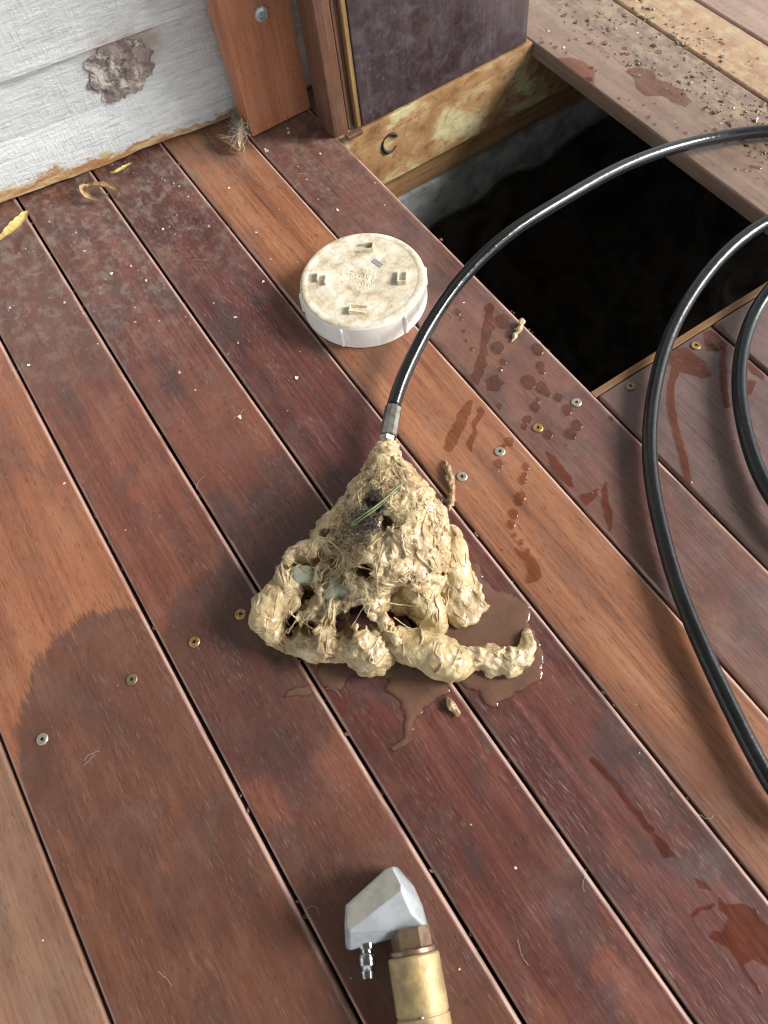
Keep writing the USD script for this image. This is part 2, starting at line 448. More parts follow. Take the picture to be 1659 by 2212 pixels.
M['board_8'] = wood('deck_board_dirty_grey', srgb(104, 74, 58), srgb(136, 106, 88), srgb(158, 130, 110), seed=10, blotch=0.4, flecks=0.1, pale=0.16, mottles=0.4,
                    dust=(srgb(176, 154, 122), [('x', 0.93, 1.04)], 0.8))
M['board_9'] = wood('deck_board_dirty_tan', srgb(142, 98, 68), srgb(178, 134, 98), srgb(196, 158, 124), seed=11, blotch=0.4, flecks=0.1, pale=0.1,
                    dust=(srgb(196, 176, 132), [('x', 1.0, 1.06)], 0.75))
M['board_10'] = wood('deck_board_pale', srgb(138, 104, 88), srgb(168, 134, 116), srgb(184, 154, 138), seed=12, blotch=0.4, flecks=0.1, pale=0.1)
M['joist'] = wood('treated_joist', srgb(120, 78, 44), srgb(166, 120, 74), srgb(186, 150, 98), axis='x', seed=13, blotch=0, flecks=0.05, rough=0.6, spec=0.3,
                  patches=[], mottles=0.7)
g = Graph()
n = g.noise(g.pos((15, 40, 19), (2, 0, 5)), 1, 6, 0.68, 0.3)
c = g('rgb_ramp', fac=n, ramp=[(0.3, srgb(92, 64, 42)), (0.42, srgb(134, 100, 66)), (0.52, srgb(152, 120, 84)), (0.58, srgb(166, 154, 114)), (0.70, srgb(190, 184, 148))]) + '.color'
n2 = g.noise(g.pos((70, 60, 90)), 1, 6, 0.72, 0.2)
c = g.mix(g.rng(n2, 0.54, 0.66, 0, 0.8), c, srgb(104, 72, 48))
n4 = g.noise(g.pos((22, 40, 40), (8, 0, 1)), 1, 4, 0.6, 0.2)
c = g.mix(g.rng(n4, 0.6, 0.7, 0, 0.7), c, srgb(116, 66, 36))
sg = g.noise(g.pos((12, 30, 260)), 1, 4, 0.6)
c = g.mix(g.rng(sg, 0.45, 0.8, 0, 0.4), c, srgb(120, 88, 60))
M['far_joist'] = g.build('weathered_joist', g('principled_bsdf', base_color=c, roughness=0.62, specular_ior_level=0.35, normal=g('bump', height=n2, strength=0.4, distance=0.001) + '.normal') + '.BSDF')
M['post'] = wood('orange_post', srgb(128, 66, 38), srgb(172, 98, 60), srgb(192, 122, 80), axis='z', seed=14, blotch=0, flecks=0.08, rough=0.5, mottles=0.35, val=0.98, sat=0.92)
WETLID = srgb(46, 20, 20)
M['lid'] = wood('hatch_board', srgb(42, 26, 27), srgb(58, 39, 42), srgb(78, 58, 63), axis='z', seed=15, blotch=0, flecks=0.03, rough=0.40, mottles=0.5, pale=0.03, plane='z', hue=0.5, sat=0.8,
                patches=[(0.747, 0.085, 0.013, 0.075, WETLID, 0.95, 0.06), (0.742, 0.040, 0.022, 0.030, WETLID, 0.95, 0.06), (0.807, 0.055, 0.013, 0.055, WETLID, 0.95, 0.06), (0.775, 0.020, 0.050, 0.022, WETLID, 0.95, 0.06), (0.69, 0.004, 0.03, 0.010, WETLID, 0.9, 0.06)],
                dust=(srgb(128, 126, 138), [('z', -0.05, 0.0)], 0.16))
M['lid_side'] = wood('hatch_batten', srgb(62, 34, 24), srgb(98, 60, 42), srgb(128, 84, 58), axis='z', seed=16, blotch=0, flecks=0.05, rough=0.5, mottles=0.8)
M['lid_edge'] = wood('hatch_edge', srgb(112, 78, 40), srgb(158, 118, 66), srgb(178, 142, 88), axis='z', seed=17, blotch=0, flecks=0.05, rough=0.5)

# peeling white paint on weatherboards
g = Graph()
pz = g.pos((1, 1, 1))
wx = math.radians(-8.55)
n = g.noise(g.pos((34, 34, 300)), 1, 6, 0.7, 0.5)
n2 = g.noise(g.pos((300, 300, 40)), 1, 5, 0.65, 0.4)
c = g('rgb_ramp', fac=n, ramp=[(0.3, srgb(186, 191, 192)), (0.48, srgb(214, 219, 220)), (0.66, srgb(230, 233, 233))]) + '.color'
c = g.mix(g.rng(n2, 0.58, 0.74, 0, 0.4), c, srgb(240, 240, 236))
vk = g.noise(g.pos((420, 420, 26), (1, 2, 3)), 1, 3, 0.6)
c = g.mix(g.m('multiply', g.rng(vk, 0.58, 0.70), g.rng(g.noise(g.pos((16, 16, 16)), 1, 3, 0.6), 0.48, 0.70)), c, srgb(170, 168, 162))
hk = g.noise(g.pos((11, 11, 420), (1, 2, 9)), 1, 3, 0.6)
c = g.mix(g.rng(hk, 0.60, 0.72, 0, 0.55), c, srgb(140, 138, 132))
sep = g('separate_xyz', vector=g('geometry') + '.position')
bare = g.m('add', f'{sep}.z', g.m('multiply_add', g.noise(g.pos((24, 24, 60)), 1, 5, 0.7), -0.05, 0.022))
bare = g.m('add', bare, g.m('multiply_add', f'{sep}.x', 0.035, -0.012))
c = g.mix(g.rng(bare, 0.012, 0.018, 1.0, 0.0), c, g.mix(g.rng(g.noise(g.pos((30, 30, 120)), 1, 5, 0.6), 0.4, 0.62), srgb(176, 128, 84), srgb(206, 184, 140)))
chips = g.noise(g.pos((70, 70, 150), (3, 1, 2)), 1, 4, 0.6)
c = g.mix(g.rng(chips, 0.71, 0.74, 0, 0.7), c, srgb(120, 96, 78))
kp_ = g('geometry') + '.position'
kl_ = g('vector_math', math_type='length', vector1=g('mapping', vector=kp_, location=(-0.440 / 0.055, 0, -0.122 / 0.034), scale=(1 / 0.055, 0, 1 / 0.034)) + '.vector') + '.value'
c = g.mix(g.rng(g.m('add', kl_, g.m('multiply_add', g.noise(g.pos((40, 40, 40)), 1, 5, 0.65), 1.2, -0.6)), 0.3, 1.1, 0.75, 0.0), c, srgb(158, 138, 120))
hh = g.m('add', n, g.m('multiply', n2, 0.8))
M['paint'] = g.build('peeling_white_paint', g('principled_bsdf', base_color=c, roughness=0.6, specular_ior_level=0.3, normal=g('bump', height=hh, strength=0.9, distance=0.0026) + '.normal') + '.BSDF')
M['knot'] = simple('timber_knot', srgb(116, 102, 100), srgb(158, 146, 140), 70, 0.6, bump=0.003, bscale=260, extra=(srgb(206, 202, 192), 42, 0.50, 0.60, 0.9))
M['rubber'] = None
g = Graph()
n = g.noise(g.pos((160, 160, 160)), 1, 4, 0.6)
wet = g.noise(g.pos((34, 34, 34)), 1, 5, 0.65)
M['rubber'] = g.build('black_rubber', g('principled_bsdf', base_color=g.mix(g.rng(wet, 0.5, 0.75, 0, 0.35), (0.008, 0.009, 0.010), (0.018, 0.021, 0.025)), roughness=g.rng(wet, 0.35, 0.62, 0.10, 0.22), specular_ior_level=0.42, normal=g('bump', height=n, strength=0.35, distance=0.0008) + '.normal') + '.BSDF')
M['steel'] = simple('dull_steel', srgb(150, 148, 142), srgb(108, 104, 98), 90, 0.34, metallic=1.0, bump=0.0003)
M['zinc'] = simple('zinc_bolt', srgb(190, 198, 198), srgb(160, 166, 166), 300, 0.42, metallic=0.6)
M['screw_silver'] = simple('screw_silver', srgb(206, 200, 186), srgb(170, 160, 144), 400, 0.34, metallic=0.85)
M['screw_brass'] = simple('screw_brass', srgb(198, 160, 104), srgb(150, 116, 74), 400, 0.34, metallic=0.85)
M['screw_dull'] = simple('screw_dull', srgb(142, 128, 92), srgb(112, 98, 72), 400, 0.45, metallic=0.7)
M['recess'] = simple('recess_dark', (0.004, 0.004, 0.004), (0.01, 0.009, 0.008), 100, 0.7)  # near black for painted socket shade and the joist knot ring
M['alloy'] = simple('painted_alloy', srgb(154, 159, 164), srgb(138, 142, 145), 40, 0.42, metallic=0.15, bump=0.0004, bscale=500, extra=(srgb(120, 106, 88), 60, 0.66, 0.74, 0.6))
M['alloy_top'] = simple('shaded_alloy', srgb(140, 137, 130), srgb(124, 121, 114), 60, 0.5, metallic=0.2, bump=0.0004, bscale=700)  # darker copy of the alloy: shading of the top face painted in
M['brass'] = simple('worn_brass', srgb(178, 154, 108), srgb(146, 128, 94), 70, 0.5, metallic=0.35, bump=0.0006, bscale=300, extra=(srgb(126, 110, 86), 45, 0.45, 0.66, 0.75))
M['bronze'] = simple('dull_bronze', srgb(140, 118, 98), srgb(112, 94, 78), 120, 0.4, metallic=0.8)
M['chrome'] = simple('coupling_chrome', srgb(190, 196, 202), srgb(150, 154, 160), 200, 0.16, metallic=1.0)
M['slime'] = simple('tan_sludge', srgb(190, 171, 134), srgb(154, 129, 90), 44, 0.36, bump=0.0022, bscale=460, coat=0.6, extra=(srgb(120, 96, 72), 60, 0.54, 0.68, 0.6))
M['wipe'] = simple('soaked_wipe', srgb(190, 172, 132), srgb(160, 136, 94), 60, 0.36, bump=0.0016, bscale=520, coat=0.6, extra=(srgb(186, 166, 120), 34, 0.55, 0.66, 0.6))
M['wipe_grey'] = simple('grey_wipe', srgb(150, 158, 144), srgb(172, 170, 144), 60, 0.34, bump=0.0006, bscale=300, coat=0.35)
M['scrap'] = simple('brown_scrap', srgb(150, 126, 88), srgb(112, 90, 64), 180, 0.4, bump=0.001, coat=0.3)
M['hair'] = simple('dark_hair', srgb(72, 66, 68), srgb(116, 108, 108), 300, 0.4)
M['fibre'] = simple('pale_fibre', srgb(206, 188, 146), srgb(176, 156, 116), 300, 0.5)
M['grass'] = simple('green_blade', srgb(112, 134, 92), srgb(150, 162, 118), 200, 0.45)
M['pvc'] = None
g = Graph()
sep = g('separate_xyz', vector=g('geometry') + '.position')
top = g.rng(f'{sep}.z', 0.0288, 0.0305)
n = g.noise(g.pos((58, 58, 58), (1, 3, 0)), 1, 7, 0.72, 0.15)
n2 = g.noise(g.pos((120, 120, 60)), 1, 6, 0.66, 0.5)
c = g.mix(g.rng(n2, 0.5, 0.72, 0.0, 0.5), srgb(232, 231, 224), srgb(200, 194, 178))
grime = g('rgb_ramp', fac=n, ramp=[(0.30, srgb(222, 221, 214)), (0.45, srgb(206, 200, 182)), (0.55, srgb(190, 179, 154)), (0.63, srgb(170, 149, 118)), (0.74, srgb(142, 112, 80))]) + '.color'
grime = g.mix(g.rng(n2, 0.55, 0.7, 0, 0.6), grime, srgb(186, 160, 118))
c = g.mix(g.m('multiply', top, 0.92), c, grime)
scr = g.noise(g.pos((300, 40, 300), (0, 0, 2)), 1, 3, 0.6, 1.2)
c = g.mix(g.rng(scr, 0.68, 0.74, 0, 0.35), c, srgb(110, 96, 82))
M['pvc'] = g.build('dirty_white_pvc', g('principled_bsdf', base_color=c, roughness=g.m('multiply_add', top, 0.2, 0.36), normal=g('bump', height=n2, strength=0.3, distance=0.0006) + '.normal') + '.BSDF')
M['pvc_clip'] = simple('clip_pvc', srgb(212, 204, 182), srgb(186, 168, 136), 160, 0.5)
M['pvc_mark'] = simple('grey_label', srgb(150, 148, 146), srgb(120, 118, 118), 600, 0.5)
M['concrete'] = simple('pit_concrete', srgb(150, 152, 150), srgb(110, 112, 110), 30, 0.85, bump=0.003, bscale=60)
M['roof'] = simple('added_roof_sheet', (0.62, 0.62, 0.6), (0.55, 0.55, 0.53), 3, 0.7)  # whitened so the added roof bounces light and sheen onto the boards
M['soil'] = simple('soil_and_pit_dark', (0.035, 0.031, 0.026), (0.012, 0.010, 0.008), 20, 0.95, spec=0.05)  # near black; also darkens the added skirts and bank in the pit
M['lawn'] = simple('garden_ground', (0.08, 0.085, 0.045), (0.12, 0.1, 0.06), 2, 0.9)
M['water_clear'] = water('clear_water', (0.80, 0.68, 0.62), srgb(120, 84, 66), 0.03)
M['water_red'] = water('water_on_oil', (0.86, 0.68, 0.60), srgb(120, 66, 50), 0.10)
M['water_murky'] = water('murky_water', (0.74, 0.62, 0.54), srgb(128, 100, 84), 0.58)
M['leaf'] = simple('dry_leaf', srgb(170, 142, 106), srgb(140, 112, 80), 160, 0.7, bump=0.001)
M['leaf_yellow'] = simple('yellow_leaf', srgb(214, 186, 120), srgb(190, 156, 96), 220, 0.65, bump=0.001)
M['crumb'] = simple('crumbs', srgb(84, 62, 46), srgb(150, 128, 102), 500, 0.8, lo=0.5, hi=0.62)
M['crumb_wet'] = simple('wet_grit', srgb(92, 74, 60), srgb(132, 112, 92), 300, 0.3, coat=0.6)
M['fleck'] = simple('white_flecks', srgb(220, 214, 200), srgb(186, 176, 158), 700, 0.6)
M['web'] = simple('cobweb', srgb(186, 180, 168), srgb(150, 144, 134), 300, 0.8)

# ------------------------------------------------------------------ ground and pit
R = np.random.default_rng(7)
gr = obj('ground', (np.array([(-200, -200, -0.62), (200, -200, -0.62), (200, 200, -0.62), (-200, 200, -0.62)], float), np.array([(0, 1, 2), (0, 2, 3)])), M['lawn'])
tag(gr, 'dark ground far below the timber deck', 'ground', kind='structure')
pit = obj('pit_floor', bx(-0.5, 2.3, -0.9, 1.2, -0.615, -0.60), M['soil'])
tag(pit, 'black soil at the bottom of the open hatch', 'soil', kind='structure')

# ------------------------------------------------------------------ deck
HOLE_Y0, HOLE_Y1 = 0.296, 0.7655
deck = thing('deck', 'weathered red brown timber deck with an open hatch hole', 'deck', kind='structure')
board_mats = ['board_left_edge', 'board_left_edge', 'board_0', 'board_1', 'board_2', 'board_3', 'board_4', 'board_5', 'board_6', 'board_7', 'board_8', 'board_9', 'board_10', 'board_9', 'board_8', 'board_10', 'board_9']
wall_y = lambda x: 0.939 - 0.1503 * (x - 0.2248)
boards = []
for i in range(len(GAPS) - 1):
    x0, x1 = GAPS[i] + GAP / 2, GAPS[i + 1] - GAP / 2
    if i == 7:
        x1 = GAPS[8] - 0.001
    if i == 10:
        x0 = GAPS[10] + 0.0005
    spans = [(-0.75, 1.12)]
    if i in (8, 9):
        spans = [(-0.75, HOLE_Y0 - 0.011), (HOLE_Y1 + 0.045, 1.12)]
    for k, (y0, y1) in enumerate(spans):
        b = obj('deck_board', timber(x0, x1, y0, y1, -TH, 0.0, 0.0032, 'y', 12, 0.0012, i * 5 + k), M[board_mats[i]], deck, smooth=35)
        if k == 0:
            boards.append((x0, x1, y0, y1, b))
boards_area = unary_union([sbox(x0 + 0.0022, y0, x1 - 0.0022, min(y1, 0.93)) for x0, x1, y0, y1, b in boards])
obj('joist', timber(0.6215, 0.9172, HOLE_Y0 - 0.009, HOLE_Y0 - 0.001, -0.10, -0.0015, 0.001, 'x'), M['joist'], deck, smooth=35, label='orange sawn joist end strip along the near hatch edge')
obj('joist', timber(-0.5, 2.2, HOLE_Y0 - 0.055, HOLE_Y0 - 0.0105, -0.12, -TH - 0.0005, 0.001, 'x'), M['joist'], deck, smooth=35)
obj('joist', timber(0.595, 1.25, HOLE_Y1, HOLE_Y1 + 0.043, -0.094, -0.0215, 0.0006, 'x'), M['far_joist'], deck, smooth=35, label='stained pale joist along the far side of the hatch hole')
obj('packing_strip', timber(0.621, 0.9165, HOLE_Y1 + 0.0002, HOLE_Y1 + 0.043, -0.0213, -0.0005, 0.0006, 'x'), M['far_joist'], deck, smooth=35)
obj('ledger', timber(0.595, 1.2, HOLE_Y1 + 0.010, HOLE_Y1 + 0.043, -0.137, -0.101, 0.002, 'x'), M['joist'], deck, smooth=35, label='brown ledger strip under the pale joist')
# a ring shaped knot on the far joist and a small offcut standing on it
kx = np.array([0.6890, HOLE_Y1 - 0.001, -0.037])
a = np.linspace(0.5, 5.6, 26)
obj('knot', tube(np.stack([kx[0] + 0.0115 * np.cos(a), np.full_like(a, kx[1]), kx[2] + 0.0125 * np.sin(a)], 1), 0.0015 + 0.0009 * np.sin(a * 2), 6), M['recess'], deck, smooth=True, label='dark ring knot in the pale joist')
for f0, f1 in (((-0.5, -0.74, -0.5, 1.15), 'x'), ((2.2, -0.74, 2.2, 1.15), 'x')):  # unseen black skirts added to keep light out from under the deck
    obj('added_skirt', bx(f0[0] - 0.02, f0[0] + 0.02, f0[1], f0[3], -0.62, -TH - 0.002), M['soil'], deck)
obj('added_skirt', bx(-0.48, 2.18, -0.74, -0.70, -0.62, -TH - 0.002), M['soil'], deck)
obj('added_skirt', bx(-0.48, 2.18, 1.10, 1.14, -0.62, -TH - 0.002), M['soil'], deck)
ft = obj('footing', bx(0.60, 1.35, HOLE_Y1 + 0.005, HOLE_Y1 + 0.12, -0.60, -0.139), M['concrete'])
tag(ft, 'grey concrete footing under the joist deep in the dark hatch hole', 'footing', kind='structure')

nx_, ny_ = 60, 50
gx_, gy_ = np.meshgrid(np.linspace(0.45, 1.6, nx_), np.linspace(0.05, HOLE_Y1 + 0.003, ny_), indexing='ij')
hz_ = -0.195 + 0.11 * (gx_ - 0.69) - 0.75 * (HOLE_Y1 - gy_) ** 0.8 + 0.05 * (meshkit.fbm(np.stack([gx_ * 16, gy_ * 16, gx_ * 0], -1), 4, 2) - 0.5)
hz_ = np.clip(hz_, -0.59, -0.15)
ii_, jj_ = np.meshgrid(np.arange(nx_ - 1), np.arange(ny_ - 1), indexing='ij')
q_ = np.stack([ii_ * ny_ + jj_, (ii_ + 1) * ny_ + jj_, (ii_ + 1) * ny_ + jj_ + 1, ii_ * ny_ + jj_ + 1], -1).reshape(-1, 4)
sb = obj('dark_bank', (np.stack([gx_, gy_, hz_], -1).reshape(-1, 3), np.vstack([q_[:, [0, 1, 2]], q_[:, [0, 2, 3]]])), M['soil'], None, smooth=True)  # dark of the hole put in as an added near-black bank
tag(sb, 'near black bank added for the dark below the footing inside the hatch hole', 'soil', kind='structure')

# screws with washers' worth of head and a square socket
def screw(x, y, kind, rot, parent, r=0.0050):
    c1 = m3.CrossSection.circle(r, 28)
    head = lathe([(0, -0.004), (r * 0.8, -0.004), (r, 0.0), (r, 0.0006), (r * 0.88, 0.0011), (0, 0.0011)], 28)
    hm = m3.Manifold(m3.Mesh(np.asarray(head.vertices, np.float32), np.asarray(head.faces, np.uint32)))
    sq = m3.Manifold.cube((0.0029, 0.0029, 0.004), True).rotate((0, 0, rot)).translate((0, 0, 0.0016))
    hm = hm - sq
    hm = hm.translate((x, y, 0.0002))
    s_ = obj('screw', hm, M[kind], parent, smooth=25)
    sk = bx(-0.00145, 0.00145, -0.00145, 0.00145, -0.0002, 0.00065)  # dark plug that paints the shade inside the socket
    sk.apply_transform(trimesh.transformations.rotation_matrix(math.radians(rot), (0, 0, 1)))
    sk.apply_translation((x, y, 0))
    obj('socket_shade', sk, M['recess'], parent)
    return s_
def board_at(x):
    return next(b for x0, x1, y0, y1, b in boards if x0 <= x <= x1)
for (x, y, kind, rot) in [(0.0314, 0.2912, 'screw_silver', 20), (0.1171, 0.2941, 'screw_dull', 50), (0.1779, 0.2927, 'screw_brass', 35), (0.2242, 0.2917, 'screw_brass', 75),
                          (0.4636, 0.2905, 'screw_silver', 30), (0.5086, 0.2916, 'screw_silver', 10), (0.5537, 0.2914, 'screw_brass', 5), (0.6014, 0.2926, 'screw_silver', 0),
                          (0.6551, 0.2764, 'screw_dull', 0), (0.7382, 0.2759, 'screw_brass', 15)]:
    screw(x, y, kind, rot, board_at(x))

# ------------------------------------------------------------------ house wall of weatherboards
wa = -8.55
ca, sa = math.cos(math.radians(wa)), math.sin(math.radians(wa))
WO = np.array([0.2248, 0.939, 0.0])
def wl(u, d, z):
    """along the wall, out of the wall (towards the deck), up"""
    return WO + np.array([ca, sa, 0]) * u + np.array([sa, -ca, 0]) * d + np.array([0, 0, z])
wall = thing('house_wall', 'white painted weatherboard wall with peeling bottom edge beside the deck', 'wall')
def weatherboard(z0, z1, u0=-1.6, u1=0.72, low=0.0, seed=0, round_foot=False):
    prof = [(-0.030, z0), (low, z0), (low + 0.0015, z0 + 0.003)]
    if round_foot:
        prof += [(low + 0.002, z0 + 0.02), (low + 0.0005, z0 + 0.045), (low - 0.004, z0 + 0.060), (low - 0.0065, z0 + 0.066), (low - 0.003, z0 + 0.071), (low - 0.003, z1 - 0.004)]
    else:
        prof += [(low + 0.0015, z0 + 0.006), (low - 0.002, z0 + 0.012), (low - 0.003, z0 + 0.09), (low - 0.006, z1 - 0.003)]
    prof += [(low - 0.012, z1 - 0.0005), (-0.030, z1 - 0.0005)]
    n = 90
    us = np.r_[np.linspace(u0, -0.35, 8)[:-1], np.linspace(-0.35, u1, n)]
    k = len(prof)
    V = np.array([[wl(u, d, z) for d, z in prof] for u in us])
    nz = meshkit.fbm(np.stack([us * 14, np.full_like(us, seed), np.zeros_like(us)], 1), 4, seed) - 0.5
    out = np.array([sa, -ca, 0])
    V[:, 1:k - 1] += (nz[:, None] * 0.004 * np.linspace(1, 0.3, k - 2)[None])[..., None] * out
    if round_foot:
        rag = meshkit.fbm(np.stack([us * 30, np.full_like(us, 2.0), np.zeros_like(us)], 1), 4, 9) - 0.5
        V[:, 1:3, 2] += rag[:, None] * 0.006
    F = []
    for i in range(len(us) - 1):
        for j in range(k):
            a, b = i * k + j, i * k + (j + 1) % k
            F += [(a, b, b + k), (a, b + k, a + k)]
    cap0 = [(0, j + 1, j) for j in range(1, k - 1)]
    L = (len(us) - 1) * k
    F += cap0 + [(L, L + j, L + j + 1) for j in range(1, k - 1)]
    m = trimesh.Trimesh(V.reshape(-1, 3), F, process=False)
    if m.volume < 0:
        m.invert()
    return m
wb = obj('weatherboard', weatherboard(0.0035, 0.138, low=0.0, seed=1, round_foot=True), M['paint'], wall, smooth=40, label='lowest weatherboard with bare timber along its foot and a big knot')
for i in range(14):
    obj('weatherboard', weatherboard(0.138 + i * 0.146, 0.138 + (i + 1) * 0.146, low=0.004, seed=2 + i), M['paint'], wall, smooth=40)
# the knot: lumpy swelling where the paint has come off
kn = trimesh.creation.icosphere(subdivisions=5, radius=1.0)
kv = np.array(kn.vertices)
f1 = meshkit.fbm(kv * 2.6 + 5, 4, 3) - 0.5
f2 = np.abs(meshkit.fbm(kv * 5.0 + 1, 3, 8) - 0.5) * 2
sw = np.sin(np.arctan2(kv[:, 2], kv[:, 0]) * 2 + np.hypot(kv[:, 0], kv[:, 2]) * 9)
kv2 = np.stack([kv[:, 0] * 0.036 * (1 + 1.1 * f1), kv[:, 1] * (0.0022 + 0.0055 * f2 + 0.0013 * sw), kv[:, 2] * 0.029 * (1 + 1.2 * f1)], 1)
kc = wl(0.202, -0.0022, 0.1035)
kp = np.array([kc + np.array([ca, sa, 0]) * q[0] + np.array([sa, -ca, 0]) * q[1] + np.array([0, 0, 1.0]) * (q[2] + q[0] * 0.15) for q in kv2])
obj('knot', (kp, kn.faces), M['knot'], wb, smooth=True, label='swollen grey knot with the paint gone')

roof = thing('added_verandah_roof', 'unseen white verandah roof added over the deck to cut top light', 'roof')  # out of view, added to block top light so side light dominates
obj('sheet', bx(-2.6, 2.7, -2.3, 1.3, 2.30, 2.34), M['roof'], roof)
for k in range(6):
    obj('rafter', timber(-2.4 + k * 1.0, -2.355 + k * 1.0, -2.28, 1.28, 2.20, 2.298, 0.002, 'y'), M['joist'], roof)

# ------------------------------------------------------------------ post
post = thing('post', 'orange brown timber post with zinc bolt in front of white wall', 'post', (0.58, 0.87, 0))
obj('timber', timber(0.5362, 0.6225, 0.8425, 0.876, 0.002, 1.9, 0.003, 'z'), M['post'], post, smooth=35)
bc = np.array([0.5775, 0.8422, 0.153])
d_ = FWD * FOCAL + RIGHT * (562 - W2) - UP * (28 - H2)
bc = CAM + d_ * (0.8422 - CAM[1]) / d_[1]
bolt = orient(lathe([(0, 0), (0.0082, 0), (0.0085, 0.0015), (0.0078, 0.0042), (0.0056, 0.0056), (0.0036, 0.0056), (0.0032, 0.0024), (0, 0.0024)], 32), bc, (0, -1, 0))
obj('bolt', bolt, M['zinc'], post, smooth=40)

# ------------------------------------------------------------------ hatch cover standing on the far joist
lid = thing('hatch_cover', 'dark purple hatch cover stood upright behind the open hatch hole', 'hatch cover', (0.78, 0.78, 0))
zt = 0.42
obj('panel', timber(0.6545, 0.9085, 0.768, 0.787, 0.0025, zt, 0.0012, 'z'), M['lid'], lid, smooth=35)
obj('edge_strip', timber(0.6475, 0.6542, 0.7695, 0.787, 0.0025, zt, 0.0015, 'z'), M['lid_edge'], lid, smooth=35, label='pale tan edge strip')
obj('groove_strip', timber(0.6425, 0.6470, 0.776, 0.790, 0.0025, zt, 0.001, 'z'), M['lid_side'], lid, smooth=35)
obj('groove_strip', timber(0.6378, 0.6420, 0.7745, 0.790, 0.0025, zt, 0.001, 'z'), M['lid_side'], lid, smooth=35)
obj('batten', timber(0.6165, 0.6373, 0.7740, 0.815, -0.002, zt, 0.0025, 'z'), M['lid_side'], lid, smooth=35, label='brown side batten')
obj('block', timber(0.6270, 0.6480, 0.757, 0.7665, 0.0005, 0.0065, 0.001, 'x'), M['lid_side'], lid, smooth=35, label='small orange block at the foot')

# ------------------------------------------------------------------ pipe cap
CC = np.array([0.5078, 0.5311, 0.0])
cap = thing('pipe_cap', 'dirty white plastic screw cap lying on the deck near the hatch', 'pipe cap', CC)
prof = [(0, 0.0306), (0.030, 0.0307), (0.0575, 0.0306), (0.0590, 0.0312), (0.0605, 0.0317), (0.0630, 0.0317), (0.0652, 0.0308), (0.0664, 0.0290), (0.0667, 0.0270), (0.0672, 0.0020), (0.0664, 0.0004), (0.062, 0.0002), (0, 0.0002)]
body = lathe(prof[::-1], 128); body.apply_translation(CC)
obj('body', body, M['pvc'], cap, smooth=35)
for k in range(6):
    a = math.radians(-142 + 60 * k)
    p0 = CC + np.array([0.0668 * math.cos(a), 0.0668 * math.sin(a), 0.004])
    p1 = CC + np.array([0.0663 * math.cos(a), 0.0663 * math.sin(a), 0.0255])
    obj('rib', hull([p0, p1], 0.0026, 14), M['pvc'], cap, smooth=50)
for k, ang in enumerate((53, 143, 233, 323)):
    a = math.radians(ang)
    er, et = np.array([math.cos(a), math.sin(a), 0]), np.array([math.sin(a), -math.cos(a), 0])
    c0 = CC + er * 0.0425 + np.array([0, 0, 0.0306])
    ms = []
    for s_ in (-1, 1):
        ln = (0.0085, 0.0085) if k != 1 else ((0.0085, 0.006) if s_ < 0 else (0.004, 0.0085))
        if k in (0, 2):
            ln = (ln[0], ln[1] + 0.001)
        pts = []
        for tt, hh in ((-ln[0], 0.0022 if k in (0, 2) else 0.0046), (ln[1], 0.0056)):
            for rr in (-0.0006, 0.0006):
                for z in (-0.0005, hh):
                    pts.append(c0 + et * tt + er * (s_ * 0.0044 + rr) + np.array([0, 0, z]))
        ms.append(hull(pts))
    pts = [c0 + et * (0.0085 + dt) + er * (s_ * 0.0042) + np.array([0, 0, z]) for s_ in (-1, 1) for dt in (-0.0006, 0.0006) for z in (-0.0005, 0.0054)]
    if k != 1:
        ms.append(hull(pts))
    u_ = ms[0]
    for q in ms[1:]:
        u_ = u_ + q
    obj('clip', u_, M['pvc_clip'], cap, label='broken clip' if k == 1 else None)
# worn raised marks in the middle of the cap
ms = []
for k in range(46):
    a = R.uniform(-0.5, 0.5)
    q = R.normal(0, 1, 2) * np.array([0.012, 0.008])
    c0 = CC + np.array([0.002, -0.002, 0.0306]) + np.array([q[0] * 0.77 + q[1] * 0.6, -q[0] * 0.6 + q[1] * 0.77, 0])
    L = R.uniform(0.001, 0.0028)
    d = np.array([math.cos(a + 0.9 * R.integers(0, 3)), math.sin(a + 0.9 * R.integers(0, 3)), 0])
    ms.append(hull([c0 - d * L, c0 + d * L], 0.00055, 6))
obj('worn_mark', cat_meshes([trimesh.Trimesh(m.to_mesh().vert_properties[:, :3], m.to_mesh().tri_verts, process=False) for m in ms]), M['pvc_clip'], cap)
lm = trimesh.creation.box(extents=(0.0135, 0.0055, 0.0003))
lm.apply_transform(trimesh.transformations.rotation_matrix(math.radians(-78), (0, 0, 1)))
lm.apply_translation(np.array(at(*ZC(1010, 445), 0.031)))
obj('label_patch', lm, M['pvc_mark'], cap)

# ------------------------------------------------------------------ hose
hose = thing('drain_hose', 'glossy black rubber hose looping over the hatch to the tan clump', 'hose')
P1 = [(850, 880, 24), (858, 850, 26), (891, 766, 31), (928, 699, 36), (967, 637, 41), (1005, 590, 45), (1055, 540, 50), (1109, 495, 52), (1217, 431, 48), (1317, 372, 38), (1433, 325, 24), (1511, 305, 15), (1600, 287, 11), (1659, 280, 9)]
PO = [(1800, 290, 9), (2010, 400, 9), (2140, 640, 9), (2170, 1000, 9), (2090, 1400, 9), (1960, 1680, 9), (1830, 1830, 10), (1730, 1800, 12)]
P2 = [(1650, 1670, 13), (1593, 1561, 12), (1540, 1451, 12), (1491, 1342, 12), (1450, 1232, 12), (1424, 1125, 12), (1405, 1040, 12), (1401, 968, 12), (1404, 893, 12), (1420, 804, 13), (1452, 705, 15), (1505, 618, 18), (1547, 563, 19), (1602, 513, 20), (1659, 474, 19)]
PI = [(1790, 440, 24), (1960, 520, 22), (2040, 760, 20), (2000, 1020, 20), (1880, 1200, 20), (1760, 1180, 20)]
